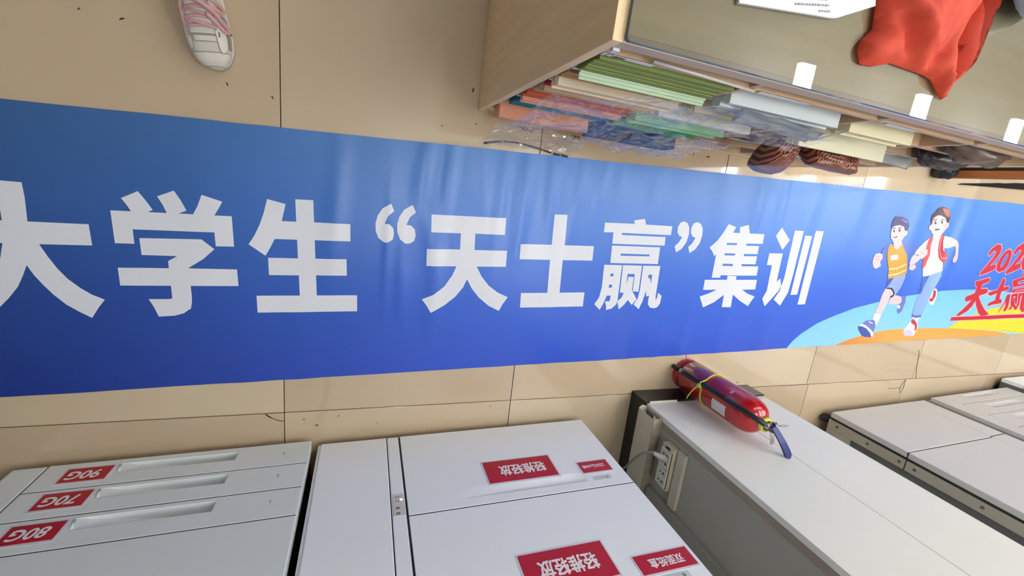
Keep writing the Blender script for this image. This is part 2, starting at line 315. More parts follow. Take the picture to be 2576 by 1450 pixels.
# ================================================================ BANNER
DATA = json.loads(r'''{"chars":[[[[-0.6455,0.6946],[-0.595,0.6942],[-0.5933,0.6575],[-0.5947,0.5943],[-0.4683,0.5965],[-0.4655,0.5389],[-0.5778,0.5356],[-0.5629,0.5023],[-0.5468,0.4715],[-0.5274,0.4433],[-0.5023,0.4181],[-0.4785,0.3995],[-0.4507,0.3854],[-0.4663,0.3621],[-0.4838,0.3311],[-0.5113,0.3495],[-0.5372,0.3692],[-0.5618,0.3966],[-0.5809,0.4236],[-0.5973,0.4502],[-0.6097,0.4774],[-0.62,0.4493],[-0.6343,0.4171],[-0.6569,0.3846],[-0.6788,0.3585],[-0.7075,0.3323],[-0.7376,0.3128],[-0.747,0.3446],[-0.7543,0.3572],[-0.7221,0.3799],[-0.6925,0.4152],[-0.6706,0.4627],[-0.6596,0.4971],[-0.6512,0.5341],[-0.753,0.5282],[-0.7478,0.5818],[-0.6452,0.5936],[-0.6454,0.6323]]],[[[-0.4179,0.6381],[-0.3716,0.6396],[-0.3801,0.656],[-0.3915,0.6736],[-0.3522,0.6959],[-0.3362,0.6725],[-0.3216,0.6477],[-0.3331,0.6406],[-0.2891,0.6418],[-0.2971,0.6635],[-0.309,0.686],[-0.2686,0.7057],[-0.2542,0.6817],[-0.2412,0.653],[-0.2605,0.6429],[-0.2257,0.6436],[-0.2139,0.6678],[-0.2023,0.7006],[-0.1526,0.6858],[-0.162,0.6662],[-0.1738,0.6448],[-0.1306,0.6458],[-0.1276,0.5563],[-0.1742,0.5545],[-0.1758,0.5954],[-0.3717,0.5898],[-0.3707,0.5493],[-0.4148,0.5484]],[[-0.3581,0.5663],[-0.209,0.5729],[-0.1781,0.5458],[-0.2062,0.5158],[-0.2402,0.4902],[-0.2467,0.4851],[-0.1224,0.4873],[-0.12,0.4356],[-0.2431,0.4323],[-0.2419,0.4031],[-0.2422,0.3862],[-0.244,0.3725],[-0.2468,0.3605],[-0.2519,0.3585],[-0.264,0.3476],[-0.2875,0.3394],[-0.3274,0.3361],[-0.3368,0.3642],[-0.3484,0.3891],[-0.2987,0.3903],[-0.291,0.3926],[-0.2921,0.4306],[-0.4122,0.4276],[-0.4139,0.4792],[-0.294,0.483],[-0.2947,0.5039],[-0.2716,0.5197],[-0.3563,0.5184]]],[[[-0.0379,0.704],[0.0109,0.6936],[0.0,0.642],[0.0396,0.6431],[0.0372,0.7103],[0.0867,0.712],[0.0891,0.645],[0.1939,0.6476],[0.1954,0.593],[0.0912,0.5897],[0.0933,0.5315],[0.1848,0.5345],[0.1869,0.4805],[0.0955,0.4778],[0.0981,0.4119],[0.2197,0.4158],[0.2214,0.3606],[-0.0707,0.3518],[-0.0725,0.4061],[0.0489,0.4106],[0.0463,0.4759],[-0.0373,0.4732],[-0.0387,0.5273],[0.044,0.5299],[0.0417,0.5881],[-0.02,0.5861],[-0.0323,0.5588],[-0.0455,0.5334],[-0.0897,0.5659],[-0.074,0.5927],[-0.0588,0.6282],[-0.048,0.6616]]],[[[0.3149,0.7228],[0.3254,0.6993],[0.3074,0.6827],[0.2976,0.6573],[0.3119,0.6566],[0.3244,0.6451],[0.328,0.6257],[0.3244,0.6074],[0.311,0.5975],[0.2972,0.5967],[0.2797,0.6098],[0.2708,0.6323],[0.2696,0.6569],[0.2754,0.6818],[0.2896,0.7056]],[[0.3826,0.7246],[0.3937,0.7008],[0.3753,0.684],[0.3655,0.6582],[0.3803,0.6575],[0.3933,0.6458],[0.3972,0.6261],[0.3936,0.6076],[0.3799,0.5976],[0.3658,0.5967],[0.3476,0.61],[0.3381,0.6329],[0.3366,0.6578],[0.3423,0.6831],[0.3567,0.7072]]],[[[0.4444,0.699],[0.7019,0.7074],[0.704,0.6487],[0.5979,0.6458],[0.6,0.5891],[0.7182,0.5931],[0.7201,0.535],[0.613,0.5311],[0.6347,0.4952],[0.6633,0.4636],[0.6991,0.4389],[0.7397,0.4224],[0.7227,0.3946],[0.711,0.3694],[0.6708,0.3879],[0.631,0.4186],[0.6028,0.4507],[0.5828,0.4835],[0.5705,0.4533],[0.5451,0.4183],[0.509,0.3868],[0.4632,0.3596],[0.4472,0.3856],[0.4303,0.4067],[0.4684,0.4253],[0.504,0.4548],[0.5287,0.4945],[0.5413,0.5281],[0.4384,0.5253],[0.4361,0.5835],[0.5492,0.5878],[0.5474,0.6433],[0.4469,0.6405]]],[[[0.8823,0.7354],[0.9333,0.7378],[0.9384,0.6267],[1.0608,0.6301],[1.0634,0.5746],[0.9391,0.5705],[0.9445,0.4446],[1.0499,0.4488],[1.0518,0.3921],[0.7925,0.3829],[0.7896,0.4392],[0.8939,0.4428],[0.888,0.569],[0.7681,0.5653],[0.7657,0.6203],[0.8865,0.6253]]],[[[1.0926,0.7219],[1.2207,0.7274],[1.2168,0.7399],[1.2623,0.7498],[1.2712,0.7283],[1.3931,0.7311],[1.3939,0.6956],[1.1724,0.6888],[1.1731,0.6807],[1.3709,0.6863],[1.3741,0.6519],[1.1377,0.6447],[1.1347,0.688],[1.0941,0.6858]],{"o":[[1.1382,0.6373],[1.3548,0.6441],[1.3584,0.576],[1.1422,0.5693]],"h":[[[1.1817,0.6084],[1.3115,0.6126],[1.3123,0.6049],[1.1825,0.6002]]]},{"o":[[1.1171,0.5613],[1.1964,0.5632],[1.2021,0.4179],[1.1994,0.4039],[1.1809,0.3856],[1.1559,0.3792],[1.1539,0.3951],[1.1465,0.4148],[1.1666,0.416],[1.1677,0.4389],[1.1496,0.4385],[1.1388,0.4027],[1.1278,0.3796],[1.1005,0.402],[1.1169,0.4298],[1.1222,0.4728]],"h":[[[1.1519,0.5278],[1.1646,0.5283],[1.1646,0.5168],[1.1518,0.5163]],[[1.1527,0.4831],[1.1664,0.4835],[1.1665,0.4714],[1.1528,0.471]]]},[[1.2007,0.5634],[1.2864,0.5659],[1.2912,0.459],[1.2642,0.459],[1.2602,0.5304],[1.2281,0.5298],[1.2317,0.4525],[1.2071,0.4518]],[[1.2338,0.5184],[1.2581,0.5185],[1.2598,0.4633],[1.2887,0.4267],[1.2695,0.4032],[1.249,0.423],[1.2332,0.4005],[1.2144,0.3829],[1.2016,0.4159],[1.2183,0.4323],[1.2275,0.4603]],{"o":[[1.2917,0.5662],[1.3719,0.5688],[1.377,0.4443],[1.3798,0.4247],[1.3857,0.4363],[1.385,0.4568],[1.406,0.4442],[1.4052,0.412],[1.3947,0.3953],[1.3794,0.39],[1.3601,0.3926],[1.3469,0.4068],[1.3444,0.4231],[1.3447,0.4435],[1.3318,0.4391],[1.3258,0.4632],[1.3177,0.4184],[1.3062,0.3855],[1.2785,0.4054],[1.2926,0.43],[1.2965,0.4663]],"h":[[[1.3252,0.5311],[1.341,0.5317],[1.3431,0.4939],[1.3335,0.5175],[1.3247,0.516]]]}],[[[1.441,0.7546],[1.4609,0.7496],[1.4747,0.7314],[1.4789,0.7046],[1.4748,0.673],[1.458,0.6444],[1.4345,0.6285],[1.422,0.6521],[1.4382,0.6687],[1.4491,0.6916],[1.4342,0.6957],[1.4228,0.7084],[1.4193,0.7292],[1.4266,0.747]],[[1.5063,0.7566],[1.5267,0.7516],[1.541,0.7332],[1.5455,0.706],[1.5416,0.6741],[1.5247,0.6452],[1.5008,0.6291],[1.4878,0.6529],[1.5041,0.6698],[1.5151,0.6929],[1.4998,0.697],[1.488,0.7099],[1.4843,0.731],[1.4916,0.7489]]],[{"o":[[1.6682,0.7605],[1.7124,0.7511],[1.7025,0.727],[1.7397,0.728],[1.7312,0.7516],[1.7727,0.7657],[1.787,0.7301],[1.8733,0.732],[1.8755,0.6903],[1.7831,0.6866],[1.7833,0.6771],[1.8588,0.6796],[1.8605,0.6443],[1.7832,0.6417],[1.7835,0.6317],[1.8613,0.6346],[1.8629,0.5993],[1.7842,0.5967],[1.7843,0.5874],[1.8821,0.5903],[1.8844,0.5489],[1.6862,0.5426],[1.687,0.5321],[1.6409,0.5303],[1.6366,0.6319],[1.6278,0.6232],[1.6139,0.6416],[1.5948,0.6578],[1.6263,0.6888],[1.651,0.7265]],"h":[[[1.6812,0.683],[1.7366,0.6849],[1.737,0.6763],[1.6817,0.6741]],[[1.683,0.6381],[1.7375,0.6404],[1.738,0.6313],[1.6834,0.6291]],[[1.6841,0.5931],[1.7391,0.5945],[1.7391,0.5853],[1.6841,0.584]]]},[[1.7235,0.5424],[1.7709,0.5422],[1.7729,0.526],[1.8924,0.53],[1.8948,0.4861],[1.8207,0.4829],[1.8569,0.4655],[1.902,0.4534],[1.8887,0.433],[1.8757,0.408],[1.8232,0.4315],[1.7747,0.4598],[1.7778,0.4019],[1.7301,0.401],[1.7279,0.4568],[1.6825,0.4219],[1.6296,0.398],[1.6162,0.4206],[1.5986,0.4458],[1.6462,0.4619],[1.6828,0.4788],[1.6096,0.4757],[1.6073,0.5198],[1.7265,0.5242]]],[[[1.9603,0.7682],[2.0225,0.7167],[1.9953,0.6712],[1.9357,0.73]],[[1.9249,0.6522],[2.0023,0.6552],[2.0062,0.5257],[2.0235,0.5429],[2.038,0.5076],[2.0302,0.4838],[1.9718,0.4098],[1.9484,0.4446],[1.9633,0.4819],[1.9566,0.5999],[1.9272,0.5994]],[[2.0377,0.7604],[2.0861,0.7618],[2.0939,0.5582],[2.0923,0.4765],[2.0632,0.4137],[2.0147,0.4426],[2.0371,0.484],[2.0451,0.5473]],[[2.1029,0.7423],[2.1478,0.7432],[2.1545,0.469],[2.1115,0.4669]],[[2.1633,0.7673],[2.2127,0.7695],[2.2213,0.4228],[2.1744,0.4205]]]],"logo":[[[3.4735,0.7351],[3.4897,0.7677],[3.5275,0.7917],[3.5584,0.7897],[3.5758,0.7688],[3.5743,0.7367],[3.5547,0.7034],[3.5222,0.6695],[3.573,0.6841],[3.5833,0.6561],[3.5305,0.6333],[3.4701,0.6137],[3.4655,0.6306],[3.4967,0.6683],[3.5244,0.7099],[3.5375,0.7426],[3.5325,0.7563],[3.5115,0.7531],[3.4898,0.724]],{"o":[[3.6205,0.7594],[3.647,0.771],[3.6749,0.7646],[3.6927,0.731],[3.6936,0.6858],[3.6736,0.6519],[3.6335,0.6398],[3.6011,0.6487],[3.5851,0.6806],[3.5927,0.7175]],"h":[[[3.6498,0.7449],[3.635,0.736],[3.6218,0.7028],[3.6225,0.6742],[3.6352,0.6646],[3.6497,0.6796],[3.6596,0.7129],[3.66,0.7394]]]},[[3.7008,0.7539],[3.7173,0.7874],[3.7568,0.8122],[3.7896,0.8102],[3.8085,0.7888],[3.8076,0.7558],[3.7876,0.7216],[3.7539,0.6867],[3.8074,0.7018],[3.819,0.673],[3.7636,0.6495],[3.7,0.6293],[3.6947,0.6466],[3.727,0.6854],[3.7553,0.7281],[3.7685,0.7618],[3.7629,0.7758],[3.7407,0.7725],[3.7183,0.7426]],{"o":[[3.8582,0.8103],[3.9036,0.807],[3.8774,0.7493],[3.9068,0.7592],[3.9415,0.7401],[3.9393,0.6892],[3.888,0.6571],[3.8408,0.6635],[3.8075,0.7039],[3.8119,0.7622]],"h":[[[3.8839,0.7287],[3.9,0.7316],[3.9044,0.7087],[3.8857,0.6824],[3.8656,0.6857],[3.8626,0.7066]]]},[[3.4491,0.5772],[3.5613,0.6039],[3.5751,0.5941],[3.5679,0.5814],[3.5191,0.5632],[3.5204,0.5385],[3.5712,0.5421],[3.5905,0.5322],[3.587,0.5154],[3.5406,0.5037],[3.5259,0.4949],[3.5684,0.4559],[3.6238,0.4185],[3.6809,0.3912],[3.6507,0.3844],[3.6127,0.3796],[3.5737,0.4007],[3.5353,0.4384],[3.5109,0.4694],[3.4995,0.4377],[3.4706,0.4078],[3.415,0.3797],[3.3832,0.3793],[3.4274,0.4155],[3.4642,0.4538],[3.473,0.4728],[3.4308,0.4615],[3.4134,0.4776],[3.418,0.4901],[3.4829,0.5125],[3.4812,0.5496],[3.4693,0.5533]],[[3.6946,0.6069],[3.7199,0.5995],[3.7242,0.587],[3.7277,0.5533],[3.7717,0.5611],[3.7873,0.5531],[3.7835,0.5422],[3.7227,0.5276],[3.7281,0.485],[3.75,0.4833],[3.7626,0.4685],[3.7575,0.4597],[3.6804,0.4496],[3.6462,0.4382],[3.6399,0.4488],[3.6471,0.4596],[3.6923,0.4756],[3.6871,0.5181],[3.6355,0.5019],[3.6085,0.5075],[3.6044,0.5201],[3.6812,0.5392],[3.6887,0.5774]],[[3.792,0.5958],[3.8816,0.6227],[3.8555,0.6408],[3.8864,0.6485],[3.9043,0.6322],[3.9512,0.6384],[3.9668,0.6261],[3.9066,0.6065],[3.8445,0.5914],[3.8609,0.5769],[3.9721,0.5959],[3.9791,0.5853],[3.862,0.564],[3.8241,0.5564]],{"o":[[3.8217,0.5434],[3.9891,0.5704],[4.0018,0.54],[3.8302,0.5242]],"h":[[[3.8502,0.5378],[3.962,0.5555],[3.9635,0.5477],[3.8534,0.5327]]]},[[3.7908,0.5081],[3.8203,0.5175],[3.8451,0.4439],[3.8358,0.413],[3.8146,0.4127],[3.8169,0.4434],[3.8043,0.4694],[3.7812,0.4209],[3.7597,0.3987],[3.7759,0.4296],[3.7938,0.4692]],[[3.8335,0.5135],[3.888,0.5237],[3.9188,0.4586],[3.9009,0.4582],[3.8777,0.5059],[3.8578,0.5033],[3.8786,0.4534],[3.8636,0.4487]],[[3.8682,0.4926],[3.881,0.4951],[3.8937,0.4581],[3.9328,0.4366],[3.9232,0.4231],[3.8877,0.4447],[3.8801,0.4225],[3.8587,0.4221],[3.8751,0.4533]],[[3.9,0.5218],[3.9639,0.5301],[4.0021,0.4378],[4.0257,0.436],[4.0392,0.4609],[4.0598,0.4297],[4.0418,0.4114],[3.9974,0.4108],[3.9684,0.4328],[3.9392,0.5119],[3.9262,0.5094],[3.9469,0.4547],[3.9377,0.4234],[3.9232,0.4231],[3.9268,0.4631]]],"logobar":[[3.349,0.3698],[4.0394,0.3955],[4.2695,0.4052],[4.2855,0.382],[4.0533,0.3743],[3.3497,0.3497]],"hill":[[2.1803,0.2006],[2.2069,0.237],[2.2505,0.2761],[2.334,0.3268],[2.438,0.3672],[2.5598,0.4087],[2.7048,0.4431],[2.8577,0.4729],[3.0193,0.4979],[3.1907,0.5179],[3.3748,0.5295],[3.5715,0.5354],[3.7865,0.5287],[3.9602,0.5168],[4.3449,0.4736],[4.4742,0.2922],[4.1152,0.2794],[3.5271,0.2557],[2.9705,0.2302],[2.4982,0.212]],"orange":[[2.4982,0.212],[2.5949,0.2455],[2.6969,0.2718],[2.8536,0.2958],[3.0246,0.3039],[3.207,0.3054],[3.4004,0.3037],[3.6074,0.2959],[3.8273,0.2855],[3.9798,0.274],[3.5271,0.2557],[2.9705,0.2302]],"yellow":[[3.3467,0.3054],[3.4429,0.3524],[3.5521,0.3918],[3.6575,0.4191],[3.7637,0.4381],[3.8581,0.4574],[3.9886,0.4733],[4.2096,0.4917],[4.3535,0.2838],[4.118,0.2752],[3.7465,0.2926]],"runA":[["skin",[[2.793,0.4686],[2.8231,0.4852],[2.872,0.4785],[2.8921,0.4683],[2.8892,0.4415],[2.8612,0.4356],[2.7961,0.437]]],["shoeblue",[[2.8795,0.4787],[2.9126,0.4822],[2.9226,0.4529],[2.917,0.3988],[2.8963,0.385],[2.8785,0.3983],[2.8764,0.4359],[2.8944,0.447]]],["white",[[2.8685,0.4331],[2.8939,0.4282],[2.8953,0.412],[2.8714,0.417]]],["shorts",[[2.7358,0.5654],[2.7795,0.5799],[2.8487,0.6008],[2.8596,0.5779],[2.85,0.5254],[2.8231,0.4852],[2.7956,0.4713],[2.7644,0.5071],[2.7392,0.5219]]],["navy",[[2.7358,0.5654],[2.7704,0.5755],[2.7492,0.5325],[2.7354,0.514],[2.7315,0.5473]]],["skin",[[2.7367,0.5192],[2.7648,0.5227],[2.7974,0.5002],[2.8033,0.4873],[2.7881,0.4711],[2.7759,0.4234],[2.765,0.3807],[2.7184,0.3854],[2.7248,0.4382],[2.7261,0.4852]]],["dark",[[2.7367,0.5192],[2.757,0.5235],[2.7843,0.5207],[2.8112,0.498],[2.8118,0.477],[2.7956,0.4713],[2.7821,0.4762],[2.8033,0.4873],[2.7947,0.5028],[2.7719,0.5151],[2.742,0.5157]]],["white",[[2.7147,0.3854],[2.7662,0.378],[2.7605,0.3485],[2.7548,0.3189],[2.715,0.3508]]],["shoeblue",[[2.6475,0.3291],[2.6697,0.3452],[2.7113,0.3508],[2.732,0.3456],[2.7486,0.3162],[2.7477,0.2837],[2.711,0.2999],[2.6833,0.3133]]],["white",[[2.6266,0.3185],[2.6475,0.3291],[2.681,0.3186],[2.7233,0.2972],[2.7516,0.2783],[2.7528,0.2581],[2.7371,0.2565],[2.6912,0.2945],[2.6469,0.3132]]],["navy",[[2.6241,0.3158],[2.6535,0.3148],[2.6871,0.3042],[2.7262,0.2783],[2.745,0.2554],[2.6925,0.2568],[2.6659,0.2677],[2.6319,0.2972]]],["white",[[2.6891,0.3427],[2.7219,0.3349],[2.722,0.3295],[2.6918,0.3363]]],["blue",[[2.637,0.718],[2.6677,0.7369],[2.6656,0.7099],[2.6746,0.666],[2.6546,0.6301],[2.639,0.6493],[2.6289,0.6882]]],["blue",[[2.7538,0.7547],[2.7856,0.7577],[2.8511,0.7459],[2.8754,0.7348],[2.8725,0.7018],[2.8539,0.6931],[2.8149,0.696],[2.7861,0.7095],[2.7687,0.7308]]],["skin",[[2.591,0.686],[2.6165,0.6924],[2.6404,0.6863],[2.65,0.6696],[2.639,0.6493],[2.6546,0.6301],[2.6265,0.6129],[2.6024,0.6227],[2.5878,0.6467],[2.5856,0.6662]]],["skind",[[2.5952,0.6765],[2.6353,0.6738],[2.6354,0.6703],[2.5969,0.6727]]],["skind",[[2.597,0.6644],[2.6351,0.6614],[2.6352,0.658],[2.5987,0.6605]]],["skin",[[2.688,0.7553],[2.7411,0.7661],[2.7537,0.7438],[2.7379,0.7181],[2.7091,0.7174]]],["orange",[[2.6677,0.7369],[2.6915,0.7399],[2.7089,0.7208],[2.7379,0.7181],[2.7523,0.7422],[2.7538,0.7547],[2.7709,0.726],[2.8124,0.6934],[2.8372,0.649],[2.8562,0.6011],[2.7795,0.5799],[2.7301,0.5667],[2.7166,0.6129],[2.6808,0.6713],[2.6677,0.7051]]],["white",[[2.6965,0.6845],[2.7479,0.6933],[2.7568,0.6693],[2.7123,0.6594]]],["cream",[[2.716,0.619],[2.7661,0.6253],[2.8272,0.6511],[2.8315,0.6452],[2.7725,0.6195],[2.7187,0.613]]],["cream",[[2.7256,0.588],[2.7787,0.5978],[2.8444,0.6227],[2.8473,0.6167],[2.7854,0.5915],[2.7269,0.5819]]],["skin",[[2.6487,0.8178],[2.6651,0.8286],[2.7046,0.8364],[2.7299,0.8287],[2.7444,0.8103],[2.76,0.8115],[2.7679,0.7949],[2.7521,0.7816],[2.7457,0.764],[2.723,0.7502],[2.6902,0.7506],[2.6642,0.7683],[2.6542,0.787]]],["hair",[[2.6411,0.8268],[2.6409,0.8506],[2.6519,0.8728],[2.672,0.8754],[2.7011,0.8744],[2.738,0.8654],[2.761,0.8431],[2.765,0.824],[2.76,0.8115],[2.7458,0.8104],[2.7313,0.8288],[2.6902,0.8363],[2.6593,0.8258],[2.6498,0.8155]]],["hairhi",[[2.6905,0.8664],[2.7378,0.8582],[2.7514,0.8448],[2.7098,0.856]]],["dark",[[2.6758,0.8039],[2.6766,0.7998],[2.675,0.797],[2.6716,0.7968],[2.6676,0.7991],[2.6647,0.8032],[2.6639,0.8073],[2.6655,0.8101],[2.6689,0.8103],[2.6728,0.808]]],["dark",[[2.7133,0.81],[2.714,0.8058],[2.712,0.803],[2.7081,0.8028],[2.7038,0.8051],[2.7007,0.8091],[2.7,0.8133],[2.7019,0.8161],[2.7058,0.8164],[2.7101,0.8141]]],["dark",[[2.6532,0.8158],[2.6722,0.821],[2.6739,0.8173],[2.6563,0.8122]]],["dark",[[2.693,0.8225],[2.7135,0.825],[2.7152,0.8213],[2.6954,0.8189]]],["dark",[[2.6728,0.7776],[2.6898,0.7749],[2.7057,0.7828],[2.7038,0.7759],[2.6914,0.7716],[2.6791,0.7732]]]],"runB":[["white",[[3.1064,0.5172],[3.1197,0.5312],[3.1376,0.5236],[3.1541,0.4883],[3.1508,0.4384],[3.1207,0.4406],[3.0988,0.4677]]],["red",[[3.1131,0.5201],[3.1307,0.5179],[3.1443,0.4881],[3.1328,0.4575],[3.1124,0.457],[3.1015,0.4706],[3.1217,0.4793]]],["skin",[[2.8629,0.6349],[2.9055,0.6498],[2.9179,0.6323],[2.8983,0.6169],[2.8689,0.6223]]],["white",[[3.019,0.3754],[3.0756,0.3704],[3.0782,0.3453],[3.0647,0.3312],[3.0255,0.3505]]],["white",[[2.9802,0.2945],[2.9991,0.3253],[3.0191,0.3504],[3.0647,0.3396],[3.0865,0.32],[3.0841,0.2832],[3.0771,0.2604],[3.0103,0.2596],[2.9841,0.2777]]],["red",[[3.0177,0.3449],[3.0311,0.3589],[3.0593,0.3423],[3.0822,0.3171],[3.0826,0.2945],[3.0731,0.2888],[3.0621,0.3199],[3.0271,0.3338]]],["greyl",[[2.9828,0.2889],[3.0124,0.2973],[3.0582,0.286],[3.0741,0.2616],[3.0103,0.2596],[2.9847,0.2766]]],["jean",[[2.9828,0.5906],[3.0488,0.5986],[3.1224,0.6257],[3.1337,0.5993],[3.1169,0.5447],[3.1092,0.5118],[3.0988,0.4677],[3.0939,0.4124],[3.0848,0.3733],[3.0525,0.3646],[3.01,0.3725],[2.9979,0.4109],[2.9979,0.46],[3.0058,0.5088],[2.9928,0.5512]]],["jeand",[[2.9833,0.5896],[3.0418,0.5967],[3.0241,0.5523],[3.0229,0.4985],[3.0108,0.4955],[2.9913,0.5512]]],["jeand",[[3.0047,0.3835],[3.0471,0.3757],[3.0831,0.3817],[3.0861,0.3705],[3.0538,0.3619],[3.0097,0.3698]]],["skin",[[3.1658,0.7863],[3.186,0.7719],[3.2236,0.7],[3.2203,0.6785],[3.1987,0.672],[3.1781,0.687],[3.1856,0.7192],[3.1663,0.755],[3.1502,0.7618],[3.1486,0.78]]],["white",[[2.9429,0.7845],[2.968,0.7962],[2.9932,0.77],[3.0161,0.7715],[3.0288,0.8004],[3.0531,0.8071],[3.1207,0.8014],[3.1681,0.7864],[3.1582,0.7623],[3.1213,0.747],[3.0864,0.7439],[3.1058,0.7148],[3.1115,0.673],[3.128,0.6259],[3.0488,0.5986],[2.9828,0.5906],[2.9673,0.6345],[2.9726,0.6867],[2.9601,0.7271],[2.8968,0.699],[2.8651,0.7013],[2.8878,0.733],[2.9178,0.7652]]],["skin",[[2.962,0.8034],[3.0222,0.8177],[3.0316,0.798],[3.012,0.7671],[2.9851,0.7736]]],["red",[[2.9426,0.7465],[2.9441,0.782],[2.9642,0.796],[2.9725,0.789],[2.9729,0.7483],[2.9854,0.7081],[2.9776,0.6455],[2.9642,0.6281],[2.9572,0.6393],[2.9498,0.6855]]],["red",[[3.0237,0.8102],[3.0524,0.8086],[3.0558,0.7792],[3.0834,0.7344],[3.1217,0.7157],[3.1365,0.6954],[3.1204,0.6639],[3.0693,0.6918],[3.0351,0.7315],[3.0222,0.7719]]],["pink",[[3.0354,0.8074],[3.0421,0.8069],[3.0376,0.7729],[3.0545,0.7327],[3.0929,0.6931],[3.1288,0.6976],[3.1309,0.6935],[3.0932,0.6879],[3.0475,0.7323],[3.0314,0.7725]]],["skin",[[2.8663,0.6989],[2.9072,0.6935],[2.9296,0.6793],[2.9055,0.6575],[2.8666,0.6351],[2.8518,0.6548],[2.8525,0.6804]]],["skin",[[2.9023,0.7034],[2.9075,0.7241],[2.9325,0.7357],[2.9601,0.7271],[2.9664,0.707],[2.9414,0.6789],[2.9096,0.6885]]],["skind",[[2.9149,0.7169],[2.9436,0.7057],[2.9413,0.7025],[2.9146,0.7128]]],["skin",[[2.9273,0.8608],[2.9263,0.8854],[2.9486,0.902],[2.9859,0.905],[3.016,0.8926],[3.0353,0.8741],[3.0541,0.8731],[3.0606,0.8534],[3.0415,0.8368],[3.025,0.8153],[2.992,0.8029],[2.958,0.8081],[2.937,0.8267],[2.9197,0.8304],[2.9124,0.8448],[2.9236,0.8531]]],["hairb",[[2.9171,0.8674],[2.9101,0.8841],[2.9093,0.9036],[2.9315,0.9202],[2.9378,0.9378],[2.9716,0.9471],[3.0097,0.9416],[3.0412,0.9196],[3.0476,0.9001],[3.0465,0.8725],[3.0322,0.8739],[3.011,0.8947],[2.9697,0.9062],[2.935,0.8984],[2.9263,0.878],[2.9303,0.855]]],["hairr",[[2.9711,0.9407],[3.0109,0.9393],[3.0412,0.9196],[3.0413,0.8971],[3.015,0.9064],[2.9884,0.9225]]],["dark",[[2.9603,0.8658],[2.9612,0.8612],[2.9589,0.8581],[2.9543,0.8578],[2.9491,0.8603],[2.9454,0.8646],[2.9445,0.8692],[2.9468,0.8723],[2.9514,0.8727],[2.9566,0.8702]]],["dark",[[3.0037,0.8726],[3.0044,0.8683],[3.002,0.8654],[2.9974,0.865],[2.9922,0.8674],[2.9886,0.8715],[2.9878,0.8758],[2.9902,0.8787],[2.9949,0.8791],[3.0,0.8768]]],["dark",[[2.9317,0.8779],[2.956,0.8848],[2.9564,0.8809],[2.9351,0.8742]]],["dark",[[2.9808,0.8848],[3.0074,0.8879],[3.0094,0.8841],[2.9841,0.8816]]],["dark",[[2.9587,0.8343],[2.9762,0.8365],[2.9966,0.8426],[2.9913,0.8316],[2.9716,0.8272]]]]}''')
BX0, BX1 = -1.30, 4.30
def yb(x): return 0.1215 + 0.0361 * x
def yt(x): return 0.9107 + 0.0296 * x
# (x of the fold at mid height, half width, amplitude, v centre, v spread, slant)
FOLDS = [(0.31, .012, .0020, .55, .22, .01), (0.42, .03, .0030, .95, .22, .10), (0.50, .022, .0030, .95, .30, .05), (0.60, .03, .0032, .98, .25, -.10), (0.68, .02, .0025, .9, .3, .03),
         (0.76, .025, .0035, .85, .30, .02), (0.86, .02, .0030, .92, .26, -.03), (0.97, .018, .0028, .90, .25, .06), (1.06, .02, .0030, .93, .2, .09), (1.13, .02, .0024, .95, .2, .05),
         (1.30, .04, .0022, .95, .3, .02), (1.62, .05, .0028, .9, .35, .0), (1.80, .035, .0032, .85, .4, .03), (1.93, .025, .0025, .9, .3, -.02), (2.1, .05, .0025, .9, .3, .03), (2.4, .06, .0022, .9, .3, .02),
         (0.45, .03, .0028, .60, .18, -.12), (0.36, .02, .0022, .42, .2, -.02), (0.47, .025, .0022, .30, .22, .0), (0.9, .03, .0018, .15, .2, .02), (1.15, .03, .0022, .08, .2, .03), (1.28, .03, .0024, .06, .22, .05), (1.42, .03, .0024, .05, .2, .06),
         (1.55, .03, .0022, .08, .2, .05), (1.75, .04, .0024, .08, .2, .05), (2.0, .05, .002, .1, .3, .05), (3.0, .05, .003, .5, .5, .1), (3.15, .05, .003, .5, .5, .1), (2.8, .06, .002, .5, .6, .05), (0.05, .05, .0018, .2, .3, .0), (-.2, .06, .0015, .8, .3, .02), (0.15, .03, .002, .7, .3, .05)]
def wr(x, y):
    v = (y - yb(x)) / (yt(x) - yb(x))
    h = 0.0030 + 0.0028 * nz(x * 3.1, y * 1.3, 2.0) + 0.0014 * nz(x * 8.0, y * 2.2, 5.0)
    for fx, wd, am, vc, vs, sl in FOLDS:
        d = (x - fx - sl * (v - vc)) / wd; am *= 1.9
        if -3 < d < 3:
            e = (v - vc) / vs
            h += am * exp(-d * d) * exp(-e * e)
    return max(0.0006, h)
GR = 0.01
NXg = int(round((BX1 - BX0) / GR)); NYg = 120; YG0 = 0.0
HG = {}
def hg(i, j):
    k = (i, j)
    if k not in HG: HG[k] = wr(BX0 + i * GR, YG0 + j * GR)
    return HG[k]
def hsurf(x, y):
    fx = (x - BX0) / GR; fy = (y - YG0) / GR; i = math.floor(fx + 1e-7); j = math.floor(fy + 1e-7); a = fx - i; b = fy - j
    return (hg(i, j) * (1 - a) + hg(i + 1, j) * a) * (1 - b) + (hg(i, j + 1) * (1 - a) + hg(i + 1, j + 1) * a) * b

